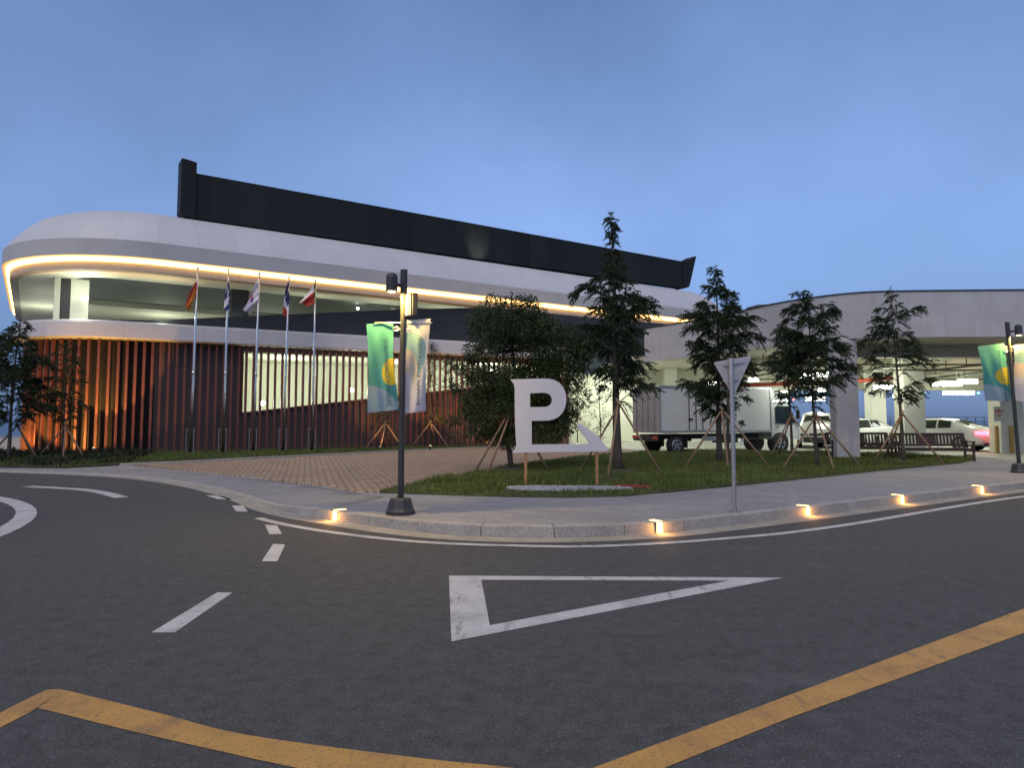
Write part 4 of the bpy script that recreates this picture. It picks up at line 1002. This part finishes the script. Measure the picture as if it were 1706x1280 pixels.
SED = [(-2.42, .42, .62, .90, .915, .74, .72, .60), (-2.34, .26, .52, 1.00, 1.02, .86, .82, .66), (-1.85, .22, .50, 1.04, 1.075, .91, .87, .66), (-1.05, .20, .48, 1.02, 1.40, .92, .89, .62), (-.45, .20, .47, 1.00, 1.475, .92, .89, .62), (.25, .20, .47, .98, 1.47, .92, .89, .62), (.72, .20, .47, .97, 1.34, .92, .89, .62), (1.42, .20, .47, .95, .985, .92, .88, .70), (2.05, .22, .48, .84, .87, .89, .82, .66), (2.36, .26, .50, .72, .745, .80, .72, .55), (2.45, .34, .52, .64, .655, .66, .60, .45)]
SUV = [(-2.3, .48, .70, 1.05, 1.07, .76, .74, .62), (-2.22, .32, .60, 1.10, 1.50, .88, .84, .64), (-2.0, .28, .56, 1.12, 1.72, .92, .88, .64), (-.9, .26, .54, 1.12, 1.78, .93, .90, .66), (.2, .26, .54, 1.10, 1.76, .93, .90, .66), (.62, .26, .54, 1.10, 1.62, .93, .90, .66), (1.25, .26, .54, 1.08, 1.11, .93, .88, .72), (2.0, .28, .56, 1.00, 1.03, .90, .84, .70), (2.26, .34, .58, .88, .91, .82, .74, .56), (2.33, .42, .60, .78, .79, .70, .62, .46)]
c1 = P(1560, 747, 33.6); c1.z = .156
car('sedan', 'white sedan with a glowing red tail light driving out past the benches', c1, PI - R(56), SED, 4.9, True)
tlw = c1 + Matrix.Rotation(PI - R(56), 3, 'Z') @ Vector((-2.75, -.7, .85)); lamp('tail_glow', tlw, 14, (1, .04, .05), radius=.1)
c2 = P(1362, 745, 36.5); c2.z = .156
car('suv', 'white off-road car facing outwards between the truck and the thick concrete column', c2, R(-112), SUV, 4.6, wr=.37, wx=(1.4, -1.4), cat='car')
c3 = P(1420, 747, 36.0); c3.z = .156
car('sedan', 'white car mostly hidden behind the thick concrete column', c3, R(200), SED, 4.9)

# ------------------------------------------------------------------ box truck
tk0, tk1 = PZ(1090, 757, .15), PZ(1316, 757, .15)
TL = 7.3; tang = R(21); tY = 29.6
tp_ = P(1076, 700, tY)
def box_truck(loc, rz):
    t = thing('box_truck', 'white box truck with closed side doors parked behind the staked trees', 'truck', loc, rz)
    BL_, BW, Z0, Z1 = 5.65, 2.0, .86, 2.78
    mb = MB(); mb.box((BL_ / 2, 0, (Z0 + Z1) / 2), (BL_, BW, Z1 - Z0)); body = mb.build('cargo_box', M['truck_white'], t, bevel=.03)
    mb = MB()
    for z in (Z0 + .05, Z1 - .04):
        for s in (-1, 1): mb.box((BL_ / 2, s * (BW / 2 + .012), z), (BL_, .03, .09))
    for s in (-1, 1):
        for x in (.03, BL_ - .03): mb.box((x, s * (BW / 2 + .012), (Z0 + Z1) / 2), (.07, .032, Z1 - Z0 - .2))
    mb.build('edge_rail', M['galv'], body)
    for s in (-1, 1):
        mb = MB(); mb.box((-.012, s * .49, (Z0 + Z1) / 2), (.03, .94, Z1 - Z0 - .12)); d = mb.build('rear_door', M['truck_grey'], t, bevel=.008)
        mb = MB()
        for y in (.22, .68): mb.bar((-.045, s * y, Z0 + .05), (-.045, s * y, Z1 - .08), .035, .035); mb.box((-.05, s * y, 1.55), (.05, .16, .07))
        mb.build('lock_bar', M['galv'], d)
    mb = MB(); mb.box((1.75, -BW / 2 - .008, (Z0 + Z1) / 2), (1.05, .02, Z1 - Z0 - .24)); sd = mb.build('side_door', M['truck_white'], t, bevel=.006)
    mb = MB()
    for x in (1.42, 1.75, 2.08): mb.bar((x, -BW / 2 - .03, Z0 + .14), (x, -BW / 2 - .03, Z1 - .2), .03, .03)
    for x in (1.42, 2.08): mb.box((x + .06, -BW / 2 - .04, 1.42), (.2, .04, .07))
    mb.build('lock_bar', M['plastic'], sd)
    mb = MB(); mb.box((2.7, 0, .70), (5.5, .8, .2)); mb.box((3.4, -.72, .62), (1.0, .45, .36)); mb.box((2.2, .7, .62), (.8, .4, .3)); mb.build('chassis', M['plastic'], t, bevel=.02)
    mb = MB(); mb.box((2.55, -.92, .62), (.9, .04, .2)); mb.build('side_guard', M['galv'], t)
    mb = MB(); mb.box((-.02, 0, .60), (.08, 1.9, .16)); mb.build('rear_bumper', M['plastic'], t, bevel=.02)
    for s in (-1, 1):
        mb = MB(); mb.box((-.07, s * .78, .68), (.04, .36, .12)); mb.build('tail_light', M['red_pipe'], t, bevel=.01)
        mb = MB(); mb.box((1.32, s * .86, .45), (.03, .3, .4)); mb.build('mud_flap', M['rubber'], t)
        wheel(t, (.85, s * .84, .37), .37, .26); wheel(t, (6.15, s * .86, .37), .37, .22)
    x0 = BL_ + .08
    prof = [(x0, .55), (x0 + 1.42, .50), (x0 + 1.46, .95), (x0 + 1.36, 1.22), (x0 + 1.02, 2.05), (x0 + .85, 2.16), (x0, 2.18)]
    mb = MB(); hw = .92
    mb.loft([[Vector((x, -hw + .05, z)) for x, z in prof], [Vector((x, -hw, z)) for x, z in prof], [Vector((x, hw, z)) for x, z in prof], [Vector((x, hw - .05, z)) for x, z in prof]], True, (True, True)); mb.build('cab', M['truck_white'], t, bevel=.05)
    for s in (-1, 1):
        mb = MB(); y = s * (hw + .008); mb.slab([(x0 + .22, y, 1.25), (x0 + 1.28, y, 1.25), (x0 + .98, y, 1.98), (x0 + .22, y, 2.0)], (0, s * .008, 0)); mb.build('side_window', M['glass'], t)
        mb = MB(); mb.box((x0 + 1.25, s * (hw + .2), 1.62), (.07, .17, .36)); mb.bar((x0 + 1.2, s * hw, 1.8), (x0 + 1.25, s * (hw + .2), 1.75), .03, .03); mb.build('mirror', M['plastic'], t, bevel=.02)
        mb = MB(); mb.box((x0 + .3, s * (hw + .012), 1.1), (.16, .02, .05)); mb.build('handle', M['plastic'], t)
        mb = MB(); mb.tube([(6.15, s * (hw - .3), .40), (6.15, s * (hw + .012), .40)], .45, 24); mb.build('wheel_arch', M['plastic'], t)
        mb = MB(); mb.box((x0 + 1.455, s * .68, .82), (.05, .32, .18)); mb.build('headlight', M['glass'], t, bevel=.02)
    mb = MB(); d = Vector((.83, 0, .34)).normalized() * .012
    mb.slab([Vector((x0 + 1.335, -.82, 1.28)), Vector((x0 + 1.335, .82, 1.28)), Vector((x0 + 1.04, .76, 1.99)), Vector((x0 + 1.04, -.76, 1.99))], Vector((.92, 0, .38)).normalized() * .012 + Vector((.01, 0, .004))); mb.build('windscreen', M['glass'], t)
    mb = MB(); mb.box((x0 + .3, 0, 2.50), (.62, 1.5, .5)); mb.build('cooling_unit', M['truck_white'], t, bevel=.06)
    return t
box_truck((tp_.x, tp_.y, .156), tang)
M['pit_soil'] = plain('trodden_earth', (.10, .078, .06), .95, var=.45, scale=7, bmp=.8, var2=.4)
# ------------------------------------------------------------------ trees
def leaf_quads(out, p, d, l, w, rr):
    s = Vector((rr.uniform(-1, 1), rr.uniform(-1, 1), rr.uniform(-1, 1))); s = s - d * s.dot(d)
    if s.length < 1e-3: return
    s.normalize(); k = len(out[0]); m_ = p + d * l * .45
    out[0].extend([p, m_ + s * w, p + d * l, m_ - s * w]); out[1].append((k, k + 1, k + 2, k + 3))
def finish(name, lab, loc, trunk, out, leafm, cat='tree', grp=None, extra=None):
    t = thing(name, lab, cat, loc, 0, grp)
    trunk.build('trunk', M['bark'], t, smooth=True)
    mb = MB(); mb.v = [tuple(p) for p in out[0]]; mb.f = out[1]; mb.mi = [0] * len(out[1]); mb.build('crown', M[leafm], t, recalc=False)
    return t
def conifer(lab, loc, h, r, seed, nl=62, base=.22, lean=(0, 0), dens=1., prof=.55, tipdroop=0., r0=.075, grp='staked conifers on the lawn', gap=.2, lmin=.35, shape=None):
    rr = random.Random(seed); trunk = MB(); out = ([], [])
    def tp(t):
        return Vector((lean[0] * t + .05 * math.sin(5 * t + seed) * t, lean[1] * t + .05 * math.cos(4 * t + seed) * t, h * t)) + Vector((tipdroop * max(0, t - .85) ** 1.3 * 8, 0, -abs(tipdroop) * max(0, t - .9) * 3))
    ts = [i / 14 for i in range(15)]
    trunk.tube([tp(t) + Vector((0, 0, -.08 if t == 0 else 0)) for t in ts], [r0 * (1 - .93 * t) * (1.25 if t == 0 else 1) for t in ts], 9)
    for i in range(nl):
        t = base + (.985 - base) * max(0., (i + rr.random() * 2.2 - .7) / nl) ** .9
        if rr.random() < gap: continue
        t = min(.985, max(base, t.real)); tt = (t - base) / (1 - base)
        if shape:
            pr = 0
            for (ta, ra), (tb, rb) in zip(shape, shape[1:]):
                tq = min(.999, t + .09)
                if ta <= tq <= tb: pr = .9 * (ra + (rb - ra) * (tq - ta) / (tb - ta)) / r
            pr = pr or .05
        else: pr = min(1., .55 + 1.6 * tt) * (1 - tt) ** prof + .05
        L = r * pr * rr.uniform(lmin, 1.25) * (.85 + .5 * mnoise.noise(Vector((seed * 3.1 + math.cos(i * 2.4) * .8, math.sin(i * 2.4) * .8, t * 4)))); a = i * 2.4 + rr.uniform(-.9, .9); p = tp(t); up = rr.uniform(.45, 1.35) * (1.1 - .4 * tt)
        hd = Vector((math.cos(a), math.sin(a), 0)); pts = [p]; nseg = 7; sw = rr.uniform(-.35, .35); sd = Vector((-math.sin(a), math.cos(a), 0)); dr = up * rr.uniform(.35, .95) + .05
        for k in range(1, nseg + 1):
            q = k / nseg; pts.append(p + hd * L * q + sd * sw * L * q * q + Vector((rr.uniform(-.03, .03), rr.uniform(-.03, .03), L * (up * q - dr * q ** 3.4))))
        trunk.tube(pts, [max(.004, .016 * (1 - tt * .6) * (1 - .8 * k / nseg)) for k in range(nseg + 1)], 4, cap=False)
        nt_ = max(6, int(L * 30 * dens))
        for k in range(nt_):
            q = rr.uniform(.1, 1.) if rr.random() < .6 else rr.uniform(.55, 1.); i0 = min(int(q * nseg), nseg - 1); b0 = pts[i0].lerp(pts[i0 + 1], q * nseg - i0)
            sa = a + rr.choice((-1, 1)) * rr.uniform(.3, 1.25); tl = min(.50, .18 + L * .24) * rr.uniform(.5, 1.2) * (1.1 - .4 * q)
            td = Vector((math.cos(sa), math.sin(sa), rr.uniform(-.55, .75))).normalized(); e = b0
            nn = max(3, int(tl * 34))
            for j in range(nn):
                f = (j + 1) / nn; e = b0 + td * tl * f + Vector((0, 0, -.45 * tl * f * f))
                for _ in range(5):
                    d = (td + Vector((rr.uniform(-.8, .8), rr.uniform(-.8, .8), rr.uniform(-1.1, .25)))).normalized()
                    leaf_quads(out, e, d, rr.uniform(.04, .095), rr.uniform(.007, .014), rr)
    # leading shoot
    for k in range(int(60 * dens)):
        t = rr.uniform(.84, 1); a = rr.uniform(0, 6.3)
        for _ in range(3): leaf_quads(out, tp(t), Vector((math.cos(a), math.sin(a), rr.uniform(-.3, .9))).normalized(), rr.uniform(.05, .13), .010, rr)
    return finish('conifer', lab, loc, trunk, out, 'conifer', grp=grp)
def broad(name, lab, loc, clumps, seed, per=420, ls=(.05, .10), trunkpts=None, r0=.07, leafm='broadleaf', grp=None, lw=.42):
    rr = random.Random(seed); trunk = MB(); out = ([], [])
    tpts = [Vector(p) for p in trunkpts]
    trunk.tube(tpts, [r0 * (1 - .75 * i / (len(tpts) - 1)) for i in range(len(tpts))], 9)
    for (c_, cr) in clumps:
        c_ = Vector(c_); j = min(range(len(tpts)), key=lambda k: (tpts[k] - c_).length + abs(tpts[k].z - (c_.z - .3)) * .6); s = tpts[j]
        m_ = s.lerp(c_, .5) + Vector((rr.uniform(-.05, .05), rr.uniform(-.05, .05), .06)); trunk.tube([s, m_, c_], [.018, .011, .004], 4, cap=False)
        n = int(per * (cr / .35) ** 2)
        for _ in range(n):
            d = Vector((rr.gauss(0, 1), rr.gauss(0, 1), rr.gauss(0, 1))).normalized(); q = c_ + Vector((d.x, d.y, d.z * .85)) * cr * rr.uniform(.25, 1.06) ** .6
            ld = (d + Vector((rr.uniform(-.9, .9), rr.uniform(-.9, .9), rr.uniform(-1.2, .3)))).normalized(); l = rr.uniform(*ls); leaf_quads(out, q, ld, l, l * lw * .5, rr)
    return finish(name, lab, loc, trunk, out, leafm, grp=grp)
def support(lab, loc, h, spread, angs, seed, grp='wooden tripod stakes round young trees', thick=.032):
    t = thing('tree_support', lab, 'tree stakes', loc, 0, grp); rr = random.Random(seed)
    for a in angs:
        f = Vector((math.cos(a) * spread, math.sin(a) * spread, -.05)); e = Vector((-math.cos(a) * .05, -math.sin(a) * .05, h + rr.uniform(-.04, .10)))
        mb = MB(); mb.tube([f, f.lerp(e, .5) + Vector((.008, 0, 0)), e], [thick, thick * .95, thick * .85], 8); mb.build('stake', M['stake'], t, smooth=True)
    mb = MB(); mb.tube([Vector((.075 * math.cos(q), .075 * math.sin(q), h - .06 + .02 * math.sin(2 * q))) for q in [k * PI / 6 for k in range(13)]], .014, 6); mb.build('tie', M['plastic'], t)
    return t
def gp(px, py): 
    q = G(px, py); return Vector((q.x, q.y, q.z + .02))
# big round tree behind the letter
rr = random.Random(21); o_ = gp(852, 786); sc = o_.y / 1183
def crown_c(n, x0, x1, y0, y1, dz, rad, shape):
    out = []
    while len(out) < n:
        px, py = rr.uniform(x0, x1), rr.uniform(y0, y1)
        if not shape(px, py): continue
        w = P(px, py, o_.y) - o_; out.append(((w.x, rr.uniform(-dz, dz), w.z), rr.uniform(*rad)))
    return out
def sh1(px, py):
    cx = 852 + (py - 490) * .10 if py < 560 else 866
    hw = 24 + (py - 490) * 1.05 if py < 560 else (98 - max(0, py - 640) * .30)
    return abs(px - cx - (12 if py > 540 else 0)) < hw
broad('bushy_tree', 'dense dark round-crowned tree directly behind the white letter', o_, crown_c(150, 755, 975, 497, 735, .95, (.26, .42), sh1) + crown_c(50, 745, 830, 590, 730, .6, (.12, .22), lambda x, y: True), 3, per=430, trunkpts=[(0, 0, -.05), (-.05, 0, .5), (-.16, .02, 1.0), (-.05, 0, 1.6), (.1, 0, 2.4), (.05, 0, 3.3), (0, 0, 4.1), (0, 0, 4.8)], r0=.085)
conifer('tallest staked conifer with a thin spire just beyond the letter\'s slanted leg', gp(1030, 789), 7.05, 1.22, 11, 124, .25, (-.12, 0), 1.25, .50, r0=.13, gap=.22, shape=[(0, .1), (.2, .45), (.31, .95), (.42, 1.12), (.55, 1.2), (.70, 1.08), (.78, .8), (.85, .42), (.91, .2), (1, .10)])
conifer('broad drooping conifer behind the triangular road sign', gp(1199, 776), 6.25, 1.62, 5, 104, .22, (.0, 0), 1.2, .48, r0=.10, gap=.22, shape=[(0, .3), (.2, 1.0), (.45, 1.5), (.63, 1.55), (.75, 1.25), (.86, .85), (.95, .45), (1, .2)])
conifer('slim second stem of conifer standing close to the road sign\'s tree', gp(1213, 778), 4.5, .95, 6, 40, .25, (.05, 0), 1., .7, r0=.06)
conifer('thin conifer in front of the truck cab', gp(1320, 762), 5.1, 1.15, 8, 66, .36, (-.1, 0), 1.1, .6, r0=.06, gap=.16)
conifer('conifer with a drooping bent top before the thick concrete column', gp(1361, 781), 5.35, 1.35, 9, 74, .32, (-.12, 0), 1.1, .55, -.55, r0=.06, gap=.18, shape=[(0, .2), (.34, .6), (.52, 1.1), (.71, 1.4), (.84, 1.1), (.94, .75), (1, .3)])
conifer('sparse conifer rising between the two wooden benches', gp(1506, 773), 5.75, 1.35, 14, 50, .32, (-.2, 0), 1.0, .62, r0=.065, gap=.3, lmin=.35, shape=[(0, .2), (.25, .95), (.46, 1.2), (.66, 1.5), (.8, 1.15), (.94, .5), (1, .15)])
conifer('dark conifer beside the rounded end of the hall, at the edge of the view', gp(14, 768), 4.9, 1.6, 15, 80, .2, (.1, 0), 1.1, .6, r0=.07, gap=.1)
conifer('young dark conifer against the lit fins at the hall\'s rounded end', gp(104, 764), 4.35, 1.2, 16, 36, .22, (.0, 0), .6, .6, r0=.04, gap=.18)
conifer('dark conifer beyond the low pale wall at the far end', gp(-70, 768), 5.4, 2.1, 17, 70, .1, (0, 0), 1.1, .6, r0=.08)
# young trees along the fins
def slim(lab, px, py, top, w, seed, dens=1., lo=.22, n=26):
    global o_
    o_ = gp(px, py); hh = (P(px, top, o_.y) - o_).z; r3 = random.Random(seed); cl = []
    for k in range(n):
        t = lo + (1 - lo) * (k + r3.random()) / n; rad = w * (1 - .75 * max(0, t - .45) / .55) * r3.uniform(.2, 1)
        a = r3.uniform(0, 6.3); cl.append(((rad * math.cos(a), rad * math.sin(a), hh * t), r3.uniform(.12, .24)))
    broad('young_tree', lab, o_, cl, seed, per=int(150 * dens), ls=(.05, .10), trunkpts=[(0, 0, -.05), (.02, 0, hh * .3), (-.02, .02, hh * .65), (0, 0, hh)], r0=.032, leafm='youngleaf', grp='young trees along the fins')
slim('slender young tree lit amber, half hidden by the teal banner of the corner lamp', 640, 749.5, 590, .62, 31, 1., .25, 24)
slim('leafy young tree lit amber beside the pale banner of the corner lamp', 717, 747.5, 575, .85, 32, 1.25, .22, 34)
slim('young tree in front of the fins next to the round-crowned tree', 806, 746, 570, .9, 33, 1., .25, 30)
slim('small green tree at the end of the fins, seen through the letter\'s bowl side', 962, 746, 590, 1.0, 34, 1., .2, 34)
slim('bushy young tree by the garage passage, behind the tallest conifer', 1000, 751, 620, .8, 35, .9, .15, 24)

# stakes
T3 = [R(-150), R(-30), R(90)]
support('wooden stakes round the tree behind the letter', gp(852, 789), 1.75, 1.05, [R(-128), R(8), R(195)], 1)
support('wooden stakes bracing the tallest conifer', gp(1031, 793), 1.85, 1.15, [R(-112), R(-25), R(150)], 2)
support('wooden stakes bracing the conifer behind the road sign', gp(1204, 781), 1.75, 1.35, [R(-160), R(-22), R(-100)], 3)
support('wooden stakes bracing the thin conifer in front of the truck cab', gp(1320, 763), 1.65, 1.15, [R(-155), R(-25), R(95)], 4)
support('wooden stakes bracing the bent-topped conifer', gp(1362, 783), 1.55, 1.2, [R(-165), R(-20), R(-92)], 5)
support('wooden stakes bracing the sparse conifer between the benches', gp(1506, 774), 1.6, 1.15, [R(-170), R(-18), R(95)], 6)
support('stakes lit amber on the conifer at the edge of the view', gp(26, 766), 1.25, .95, [R(-160), R(-10), R(90)], 7)
support('stakes lit amber on the young conifer against the lit fins', gp(107, 765), 1.25, .95, [R(-172), R(-60), R(-15)], 8)
support('amber-lit tripod of stakes half covered by the corner lamp\'s pole', gp(642, 750), 1.3, 1.0, [R(-160), R(-20), R(-95)], 9)
support('amber-lit tripod of stakes below the pale banner', gp(717, 748), 1.3, 1.0, [R(-165), R(-15), R(80)], 10)
support('tripod of stakes close to the round-crowned tree', gp(806, 747), 1.4, .85, [R(-165), R(-15), R(80)], 11)

# ground spotlights
AMB = (1., .50, .10)
def ground_spot(lab, loc, tgt, e, size=70, bl=.5, col=AMB, head=True, rad=.05, lift=.02):
    loc = Vector(loc) + Vector((0, 0, lift))
    if head:
        t = thing('ground_spotlight', lab, 'spotlight', loc, group='small spotlights at the foot of the trees')
        d = (Vector(tgt) - loc).normalized()
        mb = MB(); mb.tube([(0, 0, -.25), (0, 0, .10)], .018, 8); mb.build('stem', M['black_metal'], t)
        mb = MB(); mb.tube([Vector((0, 0, .12)) - d * .07, Vector((0, 0, .12)) + d * .05], .06, 12); mb.build('lamp_head', M['black_metal'], t)
        mb = MB(); mb.tube([Vector((0, 0, .12)) + d * .05, Vector((0, 0, .12)) + d * .062], .05, 12); mb.build('bulb', M['spot_bulb'], t)
        loc = loc + Vector((0, 0, .12)) + d * .14
    lamp('spot_glow', loc, e, col, 'SPOT', rad, tgt, size, bl)
q = gp(76, 763); ground_spot('small yellow spotlight in the ground cover before the lit fins', q, P(150, 650, 28.9), 250, 110, .25, lift=.18)
q = gp(22, 760); ground_spot('small spotlight at the foot of the conifer at the edge of the view', q, P(62, 660, 30.5), 90, 120, .4, lift=.15)
q = gp(150, 763); ground_spot('small spotlight hidden among the ground cover under the lit fins', q + Vector((0, .2, 0)), P(186, 600, 28.9), 340, 56, .15, lift=.15)
q = gp(640, 752); ground_spot('small spotlight under the amber-lit tripod behind the corner lamp', q + Vector((-.1, -.5, 0)), P(650, 680, q.y + 1.2), 70, 100, .6)
q = gp(715, 750); ground_spot('small spotlight under the leafy young tree by the pale banner', q + Vector((.1, -.5, 0)), P(735, 650, q.y + 1.2), 150, 95, .6)
q = gp(820, 747); ground_spot('small round spotlight on the grass near the round-crowned tree', q, P(800, 680, q.y + 1.5), 60, 115, .6)
q = gp(968, 747); ground_spot('small spotlight under the tree at the end of the fins', q + Vector((-.2, -.2, 0)), P(950, 660, q.y + .8), 110, 90, .6)

# bare earth rings round the staked trunks
for k_, (px, py, r_) in enumerate(((852, 786, .55), (1030, 789, .75), (1204, 778, .8), (1320, 762, .5), (1361, 781, .5), (1506, 773, .5))):
    q = gp(px, py); rr = random.Random(50 + k_); mb = MB(); n = 26; ring_ = []
    for j in range(n):
        a = 2 * PI * j / n; rad = r_ * (1 + .22 * mnoise.noise(Vector((math.cos(a) * 1.3, math.sin(a) * 1.3, k_ * 2.7)))); ring_.append(Vector((q.x + rad * math.cos(a), q.y + rad * math.sin(a), q.z + .02)))
    inner_ = [p.lerp(Vector((q.x, q.y, q.z)), .55) + Vector((0, 0, .085)) for p in ring_]
    mb.loft([ring_, inner_], True, (False, True)); tag(mb.build('tree_pit_soil', M['pit_soil'], smooth=True), kind='structure')
